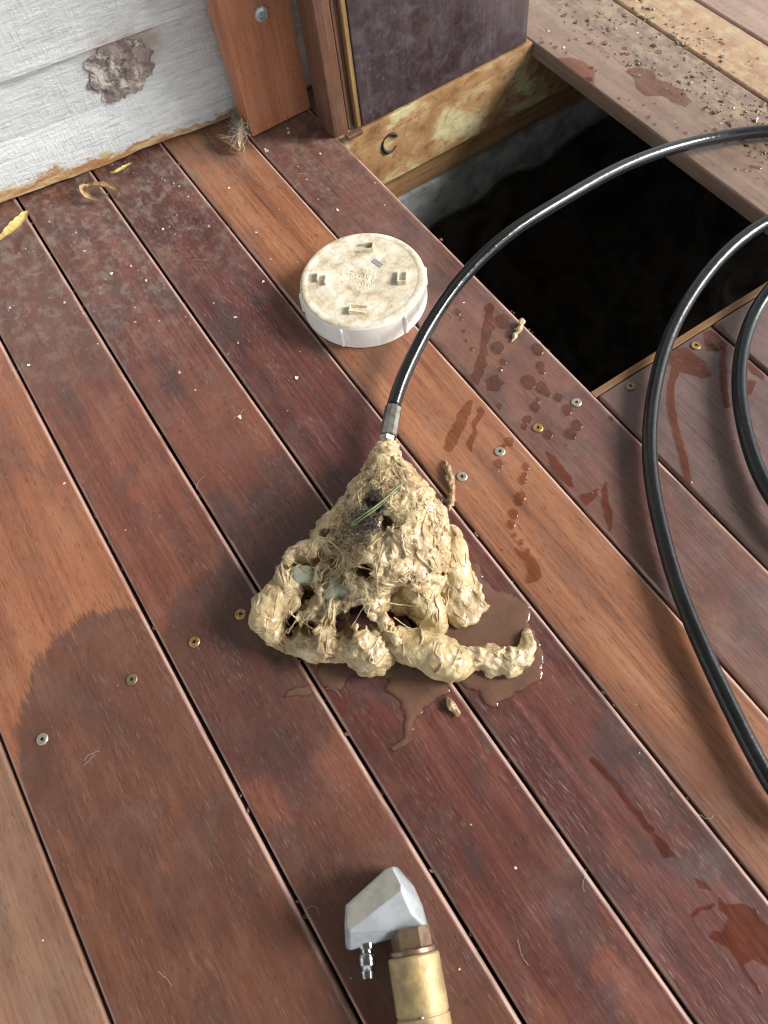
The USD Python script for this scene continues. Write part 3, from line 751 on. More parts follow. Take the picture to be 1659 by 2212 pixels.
P3 = [(1659, 1072, 12), (1642, 1040, 12), (1617, 968, 12), (1600, 893, 12), (1593, 840, 12), (1596, 778, 12), (1614, 703, 13), (1640, 652, 14), (1665, 618, 16)]
PE = [(1760, 540, 26), (1900, 500, 26)]
pts = [at(x, y, z / 1000) for x, y, z in P1 + PO + P2 + PI + P3 + PE]
HL = spline(pts, 0.004)
from scipy.ndimage import gaussian_filter1d
sm_ = gaussian_filter1d(HL, 7, axis=0, mode='nearest')
w_ = np.clip(np.minimum(np.arange(len(HL)), np.arange(len(HL))[::-1]) / 14.0, 0, 1)[:, None]
HL = HL * (1 - w_) + sm_ * w_
obj('tube', tube(HL, 0.0069, 22), M['rubber'], hose, smooth=True)
t0 = HL[0] - HL[4]; t0 /= np.linalg.norm(t0)
fer = lathe([(0, 0), (0.0079, 0), (0.0083, 0.0008), (0.0081, 0.004), (0.0084, 0.0275), (0.0078, 0.0285), (0.0060, 0.0288), (0, 0.0288)], 10)
fend = at(838, 943, 0.021)
fax = fend - HL[0]; fl = np.linalg.norm(fax); fax /= fl
fer.apply_scale((1, 1, fl / 0.0288))
obj('ferrule', orient(fer, HL[0], fax), M['steel'], hose, smooth=25)
hexa = trimesh.creation.cylinder(0.0078, 0.009, sections=6)
obj('hex_nut', orient(hexa, fend + fax * 0.0048, fax), M['steel'], hose)
stub = trimesh.creation.cylinder(0.0055, 0.02, sections=20)
obj('stem', orient(stub, fend + fax * 0.018, fax), M['steel'], hose, smooth=40)

# ------------------------------------------------------------------ clump of wipes and sludge
CL = at(*Z6(800, 900), 0.0)
clump = thing('wipes_clump', 'slimy tan clump of matted wipes on the end of the hose', 'clump of wipes', (CL[0], CL[1], 0))
def smin(a, b, k):
    h_ = np.clip(0.5 + 0.5 * (b - a) / k, 0, 1)
    return b * (1 - h_) + a * h_ - k * h_ * (1 - h_)
def capsule(P, a, b, ra, rb):
    ab = b - a
    t = np.clip(((P - a) @ ab) / (ab @ ab + 1e-12), 0, 1)
    return np.linalg.norm(P - a - t[..., None] * ab, axis=-1) - (ra + (rb - ra) * t)
def blob_mesh(chains, holes=(), step=0.0013, k=0.008, amp=((90, 0.006), (240, 0.0028)), seed=0, floor=0.0008, ridge=0.0, pits=0):
    """chains: lists of (x, y, z mm, r mm) in the detail view; one rounded, lumpy skin around all of them"""
    C = [[(at(*Z6(x, y), z / 1000), r / 1000) for x, y, z, r in ch] for ch in chains]
    allp = np.array([p for ch in C for p, r in ch]); rr = np.array([r for ch in C for p, r in ch])
    lo = (allp - rr[:, None]).min(0) - 0.010; hi = (allp + rr[:, None]).max(0) + 0.010
    lo[2] = max(lo[2], -0.003)
    n_ = np.ceil((hi - lo) / step).astype(int) + 1
    X = np.stack(np.meshgrid(*[lo[i] + step * np.arange(n_[i]) for i in range(3)], indexing='ij'), -1)
    F = np.full(X.shape[:3], 1.0)
    for ch in C:
        segs = list(zip(ch[:-1], ch[1:])) if len(ch) > 1 else [(ch[0], ch[0])]
        for (a, ra), (b, rb) in segs:
            l2 = np.minimum(a - ra, b - rb) - 0.022; h2 = np.maximum(a + ra, b + rb) + 0.022
            i0 = np.clip(((l2 - lo) / step).astype(int), 0, n_); i1 = np.clip(((h2 - lo) / step).astype(int) + 1, 0, n_)
            sl = tuple(slice(i0[i], i1[i]) for i in range(3))
            if min(F[sl].shape) == 0:
                continue
            F[sl] = smin(F[sl], capsule(X[sl], a, b, ra, rb), k)
    ragged = (meshkit.noise(X * 130 + 0.7, seed + 3) - 0.5) * 0.0075 if holes else 0
    for x, y, z0, z1, r in holes:
        a, b = at(*Z6(x, y), z0 / 1000), at(*Z6(x, y), z1 / 1000)
        F = -smin(-F, capsule(X, a, b, r / 1000, r / 1000 * 1.25) + ragged, 0.004)
    near = np.abs(F) < 0.015
    Pn = X[near]; d = np.zeros(len(Pn))
    for i, (fr, am) in enumerate(amp):
        d += am * 2 * (meshkit.fbm(Pn * fr + seed * 7.7 + i * 13, 2, seed + i) - 0.5)
    if ridge:
        for fq, kk in ((105, 1.0), (235, 0.55)):
            rd = np.abs(meshkit.fbm(Pn * fq * np.array([1.0, 0.75, 0.75]) + 3.3, 2, seed + 5) - 0.5) * 2
            d -= ridge * kk * (np.exp(-(rd / 0.16) ** 2) - 0.3)
    F[near] += d
    if pits:
        rp = np.random.default_rng(seed + 40)
        cand = np.argwhere((np.abs(F) < step * 0.7) & (X[..., 2] > 0.015))
        for q in cand[rp.integers(0, len(cand), pits)]:
            r_p = rp.uniform(0.0009, 0.0024); n_p = int(r_p * 2.2 / step) + 1
            sl = tuple(slice(max(0, q[i] - n_p), q[i] + n_p + 1) for i in range(3))
            dd = np.linalg.norm((X[sl] - X[tuple(q)]) * rp.uniform(0.7, 1.3, 3), axis=-1)
            F[sl] = -smin(-F[sl], dd - r_p, 0.0012)
    F = np.maximum(F, floor - X[..., 2])
    for ax in range(3):
        sl = [slice(None)] * 3
        for e in (0, -1):
            sl[ax] = e; F[tuple(sl)] = np.maximum(F[tuple(sl)], 0.002)
    m = surface_nets(F, lo, step)
    parts = m.split(only_watertight=False)
    if len(parts) > 1:
        m = max(parts, key=lambda q: len(q.faces))
    relax(m, 2)
    return m

body = blob_mesh(
    [[(788, 335, 20, 10), (775, 420, 27, 17), (790, 520, 32, 24), (815, 620, 36, 33), (835, 720, 37, 40), (830, 850, 37, 40), (800, 920, 36, 37)],
     [(830, 850, 35, 37), (925, 850, 34, 27), (965, 700, 28, 20), (985, 950, 30, 13), (1030, 800, 18, 9)], [(985, 940, 32, 12), (1010, 1010, 27, 8)],
     [(700, 560, 28, 20), (650, 700, 28, 25), (560, 800, 27, 26), (470, 920, 24, 22), (640, 1000, 25, 24)],
     [(470, 930, 24, 22), (370, 930, 24, 19), (300, 1020, 22, 15), (240, 1100, 20, 14)],
     [(230, 1260, 12, 10), (310, 1300, 10, 9), (420, 1310, 15, 13.5), (540, 1325, 15, 13)], [(600, 1310, 17, 15), (665, 1320, 19, 17.5), (720, 1370, 16, 14), (700, 1410, 10, 10)],
     [(486, 975, 42, 5), (455, 1035, 39, 5), (430, 1095, 33, 6), (420, 1180, 24, 7), (440, 1290, 18, 10)],
     [(560, 885, 52, 4), (600, 960, 50, 4.5), (625, 1010, 47, 4.5), (700, 1100, 44, 4.5), (770, 1200, 39, 4), (835, 1300, 32, 3.5)],
     [(705, 1050, 34, 15), (735, 1085, 38, 6), (755, 1140, 36, 5.5), (775, 1180, 34, 5), (800, 1250, 28, 5)],
     [(530, 1120, 34, 5), (490, 1190, 34, 5), (470, 1260, 32, 5.5), (465, 1345, 24, 6)], [(530, 1120, 34, 6), (620, 1080, 36, 6), (700, 1050, 38, 8)],
     [(660, 1210, 34, 3), (700, 1150, 39, 4), (735, 1085, 38, 5)], [(595, 1140, 37, 3), (600, 1205, 34, 2), (660, 1208, 34, 2.2)],
     [(650, 1010, 20, 18), (560, 1080, 16, 14), (420, 1130, 12, 12)], [(345, 1180, 26, 3), (330, 1260, 20, 3)], [(345, 1180, 26, 3), (420, 1200, 26, 4)]],
    holes=[(870, 1100, 4, 70, 12), (905, 1150, 4, 60, 8), (830, 1150, 6, 60, 6), (420, 890, 40, 70, 4), (1064, 960, 6, 40, 2.5), (1068, 870, 8, 40, 2.5),
           (298, 1215, 3, 60, 6.5), (285, 1262, 3, 60, 5), (388, 1240, 3, 60, 5.5), (640, 1165, 8, 34, 8.5), (673, 945, 46, 95, 7.5), (780, 700, 66, 95, 4.5), (350, 945, 37, 70, 9), (512, 1000, 40, 80, 8), (520, 900, 46, 80, 5),
           (735, 620, 66, 90, 3), (680, 590, 56, 80, 2.5), (480, 760, 46, 80, 3), (388, 1075, 16, 60, 6.5), (560, 1225, 24, 60, 7), (600, 1265, 26, 60, 5), (655, 1225, 24, 33, 5), (440, 860, 42, 80, 4)],
    amp=((70, 0.0044), (190, 0.0023), (420, 0.0015)), seed=3, ridge=0.0014, k=0.007, pits=150)
obj('sludge_mass', body, M['slime'], clump, smooth=True)
print('clump body faces', len(body.faces))
WM = []
wipes = [
    ([[(1118, 775, 19, 9), (1122, 850, 19, 11), (1128, 930, 17, 12.5), (1145, 985, 14, 12)]], 'wipe', 11),
    ([[(1085, 920, 15, 7), (1088, 1010, 14, 8), (1100, 1100, 9, 8), (1120, 1185, 6, 6)], [(1130, 985, 13, 10), (1140, 1080, 9, 8), (1160, 1185, 6, 6)], [(1175, 985, 12, 7), (1190, 1050, 9, 6), (1205, 1130, 7, 6), (1215, 1185, 5, 5)], [(1205, 985, 9, 5), (1235, 1050, 7, 5), (1255, 1110, 5, 5)]], 'slime', 19),
    ([[(930, 1010, 26, 14), (975, 1080, 21, 13), (1005, 1150, 15, 11.5), (1030, 1215, 11, 9)], [(945, 1150, 13, 8), (985, 1225, 9, 7)]], 'wipe', 12),
    ([[(850, 1310, 17, 13), (950, 1335, 17, 15), (1050, 1380, 16, 17), (1120, 1415, 14, 16)]], 'wipe', 13),
    ([[(1130, 1410, 10, 12), (1230, 1390, 9, 9), (1320, 1385, 8, 9), (1400, 1385, 8, 8.5), (1465, 1385, 7, 7)], [(1465, 1385, 6, 6), (1498, 1335, 5, 5), (1492, 1265, 4, 3.5)], [(1300, 1430, 6, 6), (1400, 1440, 6, 6), (1490, 1400, 4, 5)]], 'slime', 14),
    ([[(335, 960, 34, 7), (390, 965, 34, 8)]], 'wipe_grey', 15),
    ([[(500, 985, 38, 7), (505, 1045, 36, 7.5), (560, 1010, 38, 9), (590, 1040, 36, 9)]], 'wipe_grey', 16),
    ([[(850, 1075, 12, 11), (845, 1110, 9, 10)], [(925, 1060, 12, 10), (920, 1110, 8, 9)]], 'wipe', 17),
    ([[(225, 1060, 24, 12), (195, 1130, 22, 16), (180, 1190, 19, 15), (215, 1260, 15, 11)], [(240, 1090, 28, 10), (300, 1110, 26, 8)]], 'wipe', 18),
    ([[(700, 1385, 16, 8), (745, 1400, 14, 9), (720, 1425, 10, 7)]], 'wipe', 20),
]
for ch, mt, sd in wipes:
    m = blob_mesh(ch, step=0.00115, k=0.005, amp=((70, 0.0030), (170, 0.0014)) if mt != 'slime' else ((110, 0.0040), (280, 0.0014)), seed=sd, ridge={'wipe': 0.0009, 'slime': 0.0010}.get(mt, 0))
    WM.append(np.array(m.vertices))
    obj('wipe', m, M[mt], clump, smooth=True, label={'wipe_grey': 'blue grey patch of wipe showing through the slime'}.get(mt))
allv = np.vstack([np.array(body.vertices)] + WM)
rel = allv - CAM
dep = rel @ FWD
bpx, bpy = W2 + FOCAL * (rel @ RIGHT) / dep, H2 - FOCAL * (rel @ UP) / dep
top_at = {}
for i_ in np.argsort(-dep):
    top_at[(int(bpx[i_] // 4), int(bpy[i_] // 4))] = allv[i_][2]
# stretched threads bridging the hollows
def strand(p, q, sag, r0, seed, mt='slime', n=14):
    rs = np.random.default_rng(seed)
    a, b = at(*Z6(p[0], p[1]), p[2] / 1000), at(*Z6(q[0], q[1]), q[2] / 1000)
    t = np.linspace(0, 1, n)
    L = a + (b - a) * t[:, None]
    L[:, 2] -= sag * 4 * t * (1 - t)
    L += rs.normal(0, 1, (n, 3)) * r0 * 0.35
    rad = r0 * (0.55 + 0.9 * (2 * t - 1) ** 2) * rs.uniform(0.8, 1.25, n)
    return tube(L, rad, 7)
big = [((290, 1150, 34), (330, 1190, 30), 0, 1.0), ((330, 1190, 30), (280, 1262, 24), 0, 0.7), ((370, 1175, 30), (395, 1270, 24), 0, 0.6), ((820, 1180, 34), (900, 1235, 27), 0.002, 0.5), ((930, 985, 44), (945, 1075, 36), 0, 0.8), ((955, 975, 44), (970, 1050, 36), 0, 0.6),
       ((905, 990, 44), (925, 1060, 34), 0, 0.6), ((980, 1000, 40), (990, 1080, 32), 0, 0.6), ((1040, 1085, 20), (1065, 1080, 19), 0, 0.7), ((1000, 1020, 34), (1050, 1100, 22), 0, 0.6), ((560, 860, 54), (450, 960, 46), 0, 0.9), ((545, 880, 54), (440, 1040, 42), 0.001, 0.7), ((800, 1250, 30), (900, 1265, 27), 0.001, 1.0), ((820, 1270, 30), (960, 1290, 26), 0.001, 0.8)]
RS = np.random.default_rng(77)
for cx_, cy_, sx_, n_s in ((300, 1210, 50, 3), (390, 1225, 40, 3), (625, 1165, 60, 4), (690, 930, 60, 3), (880, 1090, 70, 5), (470, 1000, 80, 5), (560, 860, 80, 6), (940, 1000, 50, 4)):
    for k in range(n_s):
        a_ = RS.uniform(0, math.pi); l_ = sx_ * RS.uniform(0.7, 1.2); o_ = RS.normal(0, sx_ * 0.3, 2)
        zz = []
        for sg_ in (-1, 1):
            x_e, y_e = cx_ + o_[0] + sg_ * l_ * math.cos(a_), cy_ + o_[1] + sg_ * l_ * math.sin(a_)
            qx, qy = Z6(x_e, y_e)
            zz.append((x_e, y_e, 1000 * top_at.get((int(qx // 4), int(qy // 4)), 0.0)))
        if min(zz[0][2], zz[1][2]) > 14 and abs(zz[0][2] - zz[1][2]) < 16:
            big.append((zz[0], zz[1], RS.uniform(0.0, 0.0015), RS.uniform(0.25, 0.7)))
for i, (p, q, sg_, r_) in enumerate(big):
    obj('strand', strand(p, q, sg_, r_ * 0.0011, 50 + i), M['slime'], clump, smooth=True)

def curves(name, lines, width, material, parent=None):
    p = path_of(name, parent)
    o = origin_of(parent)
    c = UsdGeom.BasisCurves.Define(stage, p)
    c.CreateTypeAttr('linear'); c.CreateWrapAttr('nonperiodic')
    P = np.vstack(lines) - o
    c.CreatePointsAttr(Vt.Vec3fArray.FromNumpy(P.astype(np.float32)))
    c.CreateCurveVertexCountsAttr(Vt.IntArray([len(l) for l in lines]))
    c.CreateWidthsAttr(Vt.FloatArray.FromNumpy(np.full(len(P), width, np.float32)))
    c.SetWidthsInterpolation('vertex')
    UsdShade.MaterialBindingAPI.Apply(c.GetPrim()).Bind(material)
    return c.GetPrim()
# surface height of the clump along the line of sight of a detail-view point
def on_clump(x, y, lift=0.001):
    px, py = Z6(x, y)
    z = top_at.get((int(px // 4), int(py // 4)), 0.002)
    return at(px, py, z + lift)
def matted(n, seed):
    """slimy strands lying half sunk in the surface, running down from the neck"""
    rs = np.random.default_rng(seed)
    ms = []
    while len(ms) < n:
        x, y = rs.uniform(130, 1520), rs.uniform(380, 1480)
        th = math.atan2(y - 300, x - 800) + rs.normal(0, 0.7) if x < 1080 else (rs.normal(0.05, 0.4) if y > 1280 else rs.normal(1.4, 0.4))
        L_ = rs.uniform(40, 170)
        p = []
        for j in range(9):
            px, py = Z6(x, y)
            z = top_at.get((int(px // 4), int(py // 4)))
            if z is None or z < 0.008 or (p and abs(z - p[-1][2]) > 0.006):
                break
            p.append(at(px, py, z))
            th += rs.normal(0, 0.22)
            x += math.cos(th) * L_ / 8; y += math.sin(th) * L_ / 8
        if len(p) < 5 or ((x > 1080 or y > 1290) and rs.uniform() < 0.6):
            continue
        q = spline(p, 0.0016)
        q[:, 2] = np.convolve(np.pad(q[:, 2], 2, mode='edge'), np.ones(5) / 5, 'valid')
        r0 = rs.uniform(0.0003, 0.0007) if rs.uniform() < 0.8 else rs.uniform(0.0008, 0.0014)
        ms.append(tube(q + np.array([0, 0, 0.0001]), r0 * np.sin(np.linspace(0.25, math.pi - 0.25, len(q))) * rs.uniform(0.8, 1.2, len(q)), 6))
    return cat_meshes(ms)
tag(obj('matted_strands', matted(270, 8), M['slime'], clump, smooth=True), kind='stuff')
def hair_patch(cx, cy, sx, sy, ang, n, length, seed, curl=0.35):
    rs = np.random.default_rng(seed)
    out = []
    ca_, sa_ = math.cos(ang), math.sin(ang)
    base = {}
    for k in range(n):
        u, v = rs.normal(0, sx), rs.normal(0, sy)
        x0, y0 = cx + u * ca_ - v * sa_, cy + u * sa_ + v * ca_
        th = ang + rs.normal(0, 0.45)
        L = length * rs.uniform(0.5, 1.3)
        p = []
        for j in range(6):
            x, y = x0 + math.cos(th) * L * j / 5, y0 + math.sin(th) * L * j / 5
            th += rs.normal(0, curl)
            key = (round(x / 14), round(y / 14))
            if key not in base:
                base[key] = on_clump(key[0] * 14, key[1] * 14, 0.0)
            b = base[key]
            px, py = Z6(x, y)
            if b[2] < 0.006:
                break
            p.append(at(px, py, b[2] + rs.uniform(0.0002, 0.003)))
        if len(p) > 2:
            out.append(np.array(p))
    return out
hairs = hair_patch(650, 735, 70, 24, -0.5, 80, 95, 1) + hair_patch(715, 590, 26, 22, -0.6, 26, 60, 2) + hair_patch(640, 660, 50, 20, -0.55, 50, 110, 3)
curves('hair_tuft', hairs, 0.00042, M['hair'], clump)
fib = hair_patch(560, 760, 90, 50, -0.9, 90, 110, 4, 0.25) + hair_patch(560, 900, 80, 60, 1.2, 70, 110, 5, 0.25) + hair_patch(900, 620, 80, 60, 1.0, 70, 80, 6, 0.4) + hair_patch(700, 480, 50, 60, -0.8, 60, 90, 7, 0.3)
curves('fibre', fib, 0.00035, M['fibre'], clump)
stray = [np.array([at(*Z6(480, 690), 0.045), at(*Z6(450, 695), 0.042), at(*Z6(425, 700), 0.036), at(*Z6(405, 702), 0.030)]), np.array([at(*Z6(500, 690), 0.045), at(*Z6(470, 684), 0.044), at(*Z6(445, 690), 0.042)]),
         np.array([at(*Z6(560, 680), 0.05), at(*Z6(540, 675), 0.05), at(*Z6(490, 690), 0.046)])]
curves('hair_tuft', stray, 0.0006, M['hair'], clump)
gb = np.array([on_clump(x, y, 0.004) for x, y in ((612, 700), (690, 645), (770, 585), (830, 530), (872, 498))])
gb = spline(gb, 0.003)
obj('grass_blade', tube(gb, np.linspace(0.0009, 0.0004, len(gb)), 6), M['grass'], clump, smooth=True)
obj('grass_blade', tube(gb + np.array([-0.003, -0.002, -0.0008]), np.linspace(0.0006, 0.0004, len(gb)), 6), M['grass'], clump, smooth=True)

# ------------------------------------------------------------------ scraps that fell off
def scrap(chains, label, seed, mt='slime'):
    m = blob_mesh(chains, step=0.0007, k=0.003, amp=((260, 0.002), (600, 0.001)), seed=seed)
    p = obj('sludge_scrap', m, M[mt], None, smooth=True)
    tag(p, label, 'scrap', 'scraps of sludge fallen on the deck')
scrap([[(1080, 385, 2, 1.2), (1092, 430, 3, 2.6), (1100, 480, 3, 3.4), (1112, 530, 3, 2.4), (1108, 580, 3, 3.0), (1096, 630, 2.5, 2.6)]], 'long twisted sludge scrap lying just right of the clump beside a screw', 21, 'scrap')
scrap([[(1100, 1600, 2, 2.2), (1112, 1630, 2.5, 2.8), (1135, 1660, 2.5, 3.0)]], 'small pale sludge scrap on the board below the clump', 22)
def in6(x, y):
    """detail view 4 to detail view 6 coordinates"""
    px, py = Z4(x, y)
    return ((px * 1920 / 1659 - 580) * 1659 / 820, (py * 1920 / 1659 - 960) * 1659 / 820)
q = [in6(1255, 633), in6(1238, 670), in6(1218, 705), in6(1203, 735)]
scrap([[(q[0][0], q[0][1], 4, 3.4), (q[1][0], q[1][1], 3, 2.4), (q[2][0], q[2][1], 2, 1.6), (q[3][0], q[3][1], 1.5, 0.9)]], 'thin tan scrap hanging on the edge of the hatch hole', 23)

# ------------------------------------------------------------------ jetting tool at the bottom
def t7(x, y, z):
    return at(*Z7(x, y), z)
zc = 0.018
O = t7(790, 915, zc); E_ = t7(858, 1327, zc)
es = O - E_; es /= np.linalg.norm(es)
ez = np.array([0, 0, 1.0]); eu = np.cross(es, ez); eu /= np.linalg.norm(eu)
tool = thing('jetting_tool', 'brass jetting tool with a grey wedge shaped head lying on the deck', 'tool', (O[0], O[1], 0))
K = 0.0001195
def L(u, s, z):
    return np.array([O[0], O[1], 0]) + eu * (u * K) + es * (s * K) + ez * z
outer = [(-379, 98), (97, 126), (97, 222), (68, 349), (-22, 478), (-63, 474), (-338, 315), (-372, 218)]
facet = [(8, 372), (2, 340), (-335, 185), (-352, 215), (-334, 308), (-64, 462), (-28, 466)]
cu, cs_ = np.mean(outer, 0)
def shrink(pts_, mm):
    k = mm / 1000 / K
    return [(u + (cu - u) / math.hypot(cu - u, cs_ - s_) * k, s_ + (cs_ - s_) / math.hypot(cu - u, cs_ - s_) * k) for u, s_ in pts_]
sp = m3.Manifold.sphere(0.0042, 24); sp1 = m3.Manifold.sphere(0.0020, 16)
head = m3.Manifold.batch_hull([sp.translate(tuple(L(u, s_, z))) for u, s_ in shrink(outer, 4.2) for z in (0.0075, 0.0185)] + [sp1.translate(tuple(L(u, s_, 0.0332))) for u, s_ in shrink(facet, 1.2)]
    + [sp1.translate(tuple(L(u, s_, 0.0135))) for u, s_ in ((-374, 103), (94, 130))] + [sp.translate(tuple(L(u, s_, 0.026))) for u, s_ in shrink([(60, 200), (50, 300), (12, 400)], 5.5)])
obj('head', head, M['alloy'], tool, smooth=24)
fc = np.array([L(u, s_, 0.0354) for u, s_ in shrink(facet, 1.0)])
fm = hull(np.vstack([fc, fc + np.array([0, 0, -0.0012])]))
obj('shaded_face', fm, M['alloy_top'], tool, label='flat top face of the head with its shading painted in')
hx = trimesh.creation.cylinder(0.0142, 0.016, sections=6)
hx.apply_transform(trimesh.transformations.rotation_matrix(math.radians(30), (0, 0, 1)))
obj('hex_nut', orient(hx, O + es * 0.0085, es), M['bronze'], tool)
obj('collar', orient(lathe([(0, 0), (0.0156, 0), (0.0160, 0.0006), (0.0160, 0.003), (0.0152, 0.0036), (0, 0.0036)], 40), O + es * 0.0002, es), M['bronze'], tool, smooth=35)
RB = 0.0180
prof = [(0, 0.0), (RB - 0.0012, 0.0), (RB, 0.0012), (RB, 0.0348), (RB - 0.0009, 0.0352), (RB - 0.0009, 0.0362), (RB, 0.0366), (RB, 0.088), (RB - 0.0008, 0.0885), (RB - 0.0008, 0.0895), (RB, 0.090), (RB, 0.120), (RB - 0.001, 0.121), (0, 0.121)]
bs = lathe(prof, 64)
obj('brass_barrel', orient(bs, O, -es), M['brass'], tool, smooth=30)
pin = trimesh.creation.icosphere(2, 0.0013)
pin.apply_translation(O - es * 0.0357 + ez * (RB - 0.0004))
obj('pin', pin, M['chrome'], tool, smooth=True)
npf = [(0, 0), (0.0060, 0), (0.0062, 0.002), (0.0058, 0.0045), (0.0042, 0.0052), (0.0042, 0.0070), (0.0054, 0.0080), (0.0060, 0.0105), (0.0060, 0.0145), (0.0048, 0.0160), (0.0044, 0.0172), (0.0050, 0.0180), (0.0044, 0.0225), (0.0026, 0.0228), (0.0022, 0.020), (0, 0.020)]
nip = lathe(npf, 32)
obj('coupling', orient(nip, L(-262, 112, 0.0165), L(-284, -90, 0.0165) - L(-262, 112, 0.0165)), M['chrome'], tool, smooth=30)

# ------------------------------------------------------------------ water
def film(shape, thick, edge, step=0.0016, wob=0.0012, seed=0, z0=0.00045):
    """a sheet of water with a rounded rim; shape is a shapely polygon on the deck, cut where the boards end"""
    shape = shape.intersection(boards_area)
    ms = []
    for g_ in getattr(shape, 'geoms', [shape]):
        if g_.geom_type != 'Polygon' or g_.area < 6e-6:
            continue
        ring = shapely.segmentize(g_.simplify(0.0002), step * 0.7)
        c_ = np.array(ring.exterior.coords)[:-1]
        pts3 = np.c_[c_, np.zeros(len(c_))]
        off = np.stack([meshkit.fbm(pts3 * 120 + seed, 3, seed + 1), meshkit.fbm(pts3 * 120 + 9 + seed, 3, seed + 2)], 1) - 0.5
        poly = Polygon(c_ + off * wob * 2).buffer(0).intersection(boards_area)
        for pl in getattr(poly, 'geoms', [poly]):
            if pl.geom_type != 'Polygon' or pl.area < 4e-6:
                continue
            pl = shapely.segmentize(pl, step * 0.8)
            ext = np.array(pl.exterior.coords)[:-1]
            rings = [ext] + [np.array(r_.coords)[:-1] for r_ in pl.interiors]
            inner = []
            for k in (0.25, 0.6, 1.0):
                q_ = pl.buffer(-edge * k)
                for w_ in getattr(q_, 'geoms', [q_]):
                    if w_.geom_type == 'Polygon' and not w_.is_empty:
                        inner.append(np.array(shapely.segmentize(w_, step * 1.2).exterior.coords)[:-1])
            x0, y0, x1, y1 = pl.bounds
            gx, gy = np.meshgrid(np.arange(x0, x1, step * 1.6), np.arange(y0, y1, step * 1.6))
            gp = np.c_[gx.ravel(), gy.ravel()]
            gp = gp[shapely.contains_xy(pl.buffer(-edge * 1.2), gp[:, 0], gp[:, 1])]
            P = np.vstack(rings + inner + [gp])
            P = P + np.random.default_rng(seed).normal(0, 1e-7, P.shape)
            if len(P) < 4:
                continue
            T = Delaunay(P).simplices
            cen = P[T].mean(1)
            T = T[shapely.contains_xy(pl, cen[:, 0], cen[:, 1])]
            e1, e2 = P[T[:, 1]] - P[T[:, 0]], P[T[:, 2]] - P[T[:, 0]]
            cr = e1[:, 0] * e2[:, 1] - e1[:, 1] * e2[:, 0]
            T[cr < 0] = T[cr < 0][:, ::-1]
            bd = shapely.distance(shapely.points(P), pl.boundary)
            h = thick * np.sqrt(1 - (1 - np.clip(bd / edge, 0, 1)) ** 2)
            h *= 0.8 + 0.4 * meshkit.noise(np.c_[P, np.zeros(len(P))] * 120, seed)
            ms.append(trimesh.Trimesh(np.c_[P, z0 + h], T, process=False))
    return cat_meshes(ms)
def poly(view, pts, smooth=0.003):
    p = Polygon([at(*view(x, y))[:2] for x, y in pts]).buffer(0)
    return p.buffer(smooth).buffer(-2 * smooth).buffer(smooth) if smooth else p
def line(view, pts, w):
    return LineString([at(*view(x, y))[:2] for x, y in pts]).buffer(w / 2)
def disc(view, x, y, r):
    s_ = r * (at(*view(x + 1, y)) - at(*view(x, y)))
    rr = np.linalg.norm(s_)
    c_ = at(*view(x, y))
    return affinity.rotate(affinity.scale(Point(c_[0], c_[1]).buffer(rr, 12), 1.0, 1.25), -25)
def pool(name, shape, mt, label, cat, thick=0.0009, edge=0.003, seed=0, wob=0.0012, group=None):
    p = obj(name, film(shape, thick, edge, seed=seed, wob=wob), M[mt], None, smooth=True)
    tag(p, label, cat, group)
    return p
right = poly(Z6, [(1040, 1100), (1120, 700), (1170, 860), (1205, 960), (1235, 890), (1265, 940), (1270, 990), (1330, 1040), (1440, 1075), (1495, 1110), (1512, 1240), (1560, 1310), (1585, 1400), (1545, 1500), (1440, 1575), (1330, 1640), (1270, 1600), (1200, 1545), (1120, 1540), (1050, 1480)], 0.007)
lower = poly(Z6, [(480, 1395), (430, 1470), (370, 1525), (258, 1565), (275, 1592), (390, 1578), (440, 1545), (480, 1562), (570, 1545), (585, 1490), (650, 1465), (760, 1475), (800, 1500), (770, 1550), (850, 1610), (872, 1700), (858, 1800), (795, 1838), (830, 1858), (900, 1810), (940, 1700), (985, 1640), (1080, 1570), (1130, 1520), (1100, 1440), (800, 1380)], 0.0018)
pool('puddle', unary_union([right, lower]), 'water_murky', 'murky brown puddle spreading from under the tan clump', 'puddle', 0.0014, 0.007, 31, 0.0042)
pool('puddle', unary_union([poly(Z6, [(1415, 800), (1440, 830), (1520, 870), (1565, 930), (1570, 980), (1540, 1000), (1490, 1010), (1500, 960), (1490, 900), (1440, 860)], 0.001)]), 'water_clear', 'curved water trail on the orange board right of the clump', 'water', 0.0009, 0.002, 32, group=None)
pool('puddle', unary_union([poly(Z5, [(1075, 690), (1130, 610), (1200, 620), (1300, 700), (1340, 780), (1280, 800), (1200, 770), (1150, 760), (1110, 730)], 0.002), line(Z5, [(1130, 750), (1105, 830), (1100, 960), (1125, 1090), (1170, 1230), (1200, 1390)], 0.0078),
     poly(Z5, [(1280, 530), (1380, 505), (1440, 560), (1420, 640), (1310, 640), (1290, 590)], 0.001)]), 'water_red', 'brown puddle with a long run at the near edge of the hatch hole', 'puddle', 0.0006, 0.0022, 33)
pool('puddle', unary_union([poly(Z9, [(1330, 900), (1390, 960), (1480, 950), (1560, 1000), (1659, 1090), (1760, 1200), (1700, 1390), (1620, 1370), (1560, 1330), (1500, 1360), (1540, 1450), (1640, 1600), (1580, 1560), (1480, 1400), (1400, 1280), (1340, 1230), (1280, 1190), (1290, 1140), (1370, 1160), (1400, 1040), (1340, 1000)], 0.0008),
     line(Z9, [(1300, 965), (1190, 1005), (1165, 1050)], 0.0022)]), 'water_red', 'ragged dark red wet patch on the maroon board at lower right', 'wet patch', 0.0002, 0.0016, 34, 0.0022)
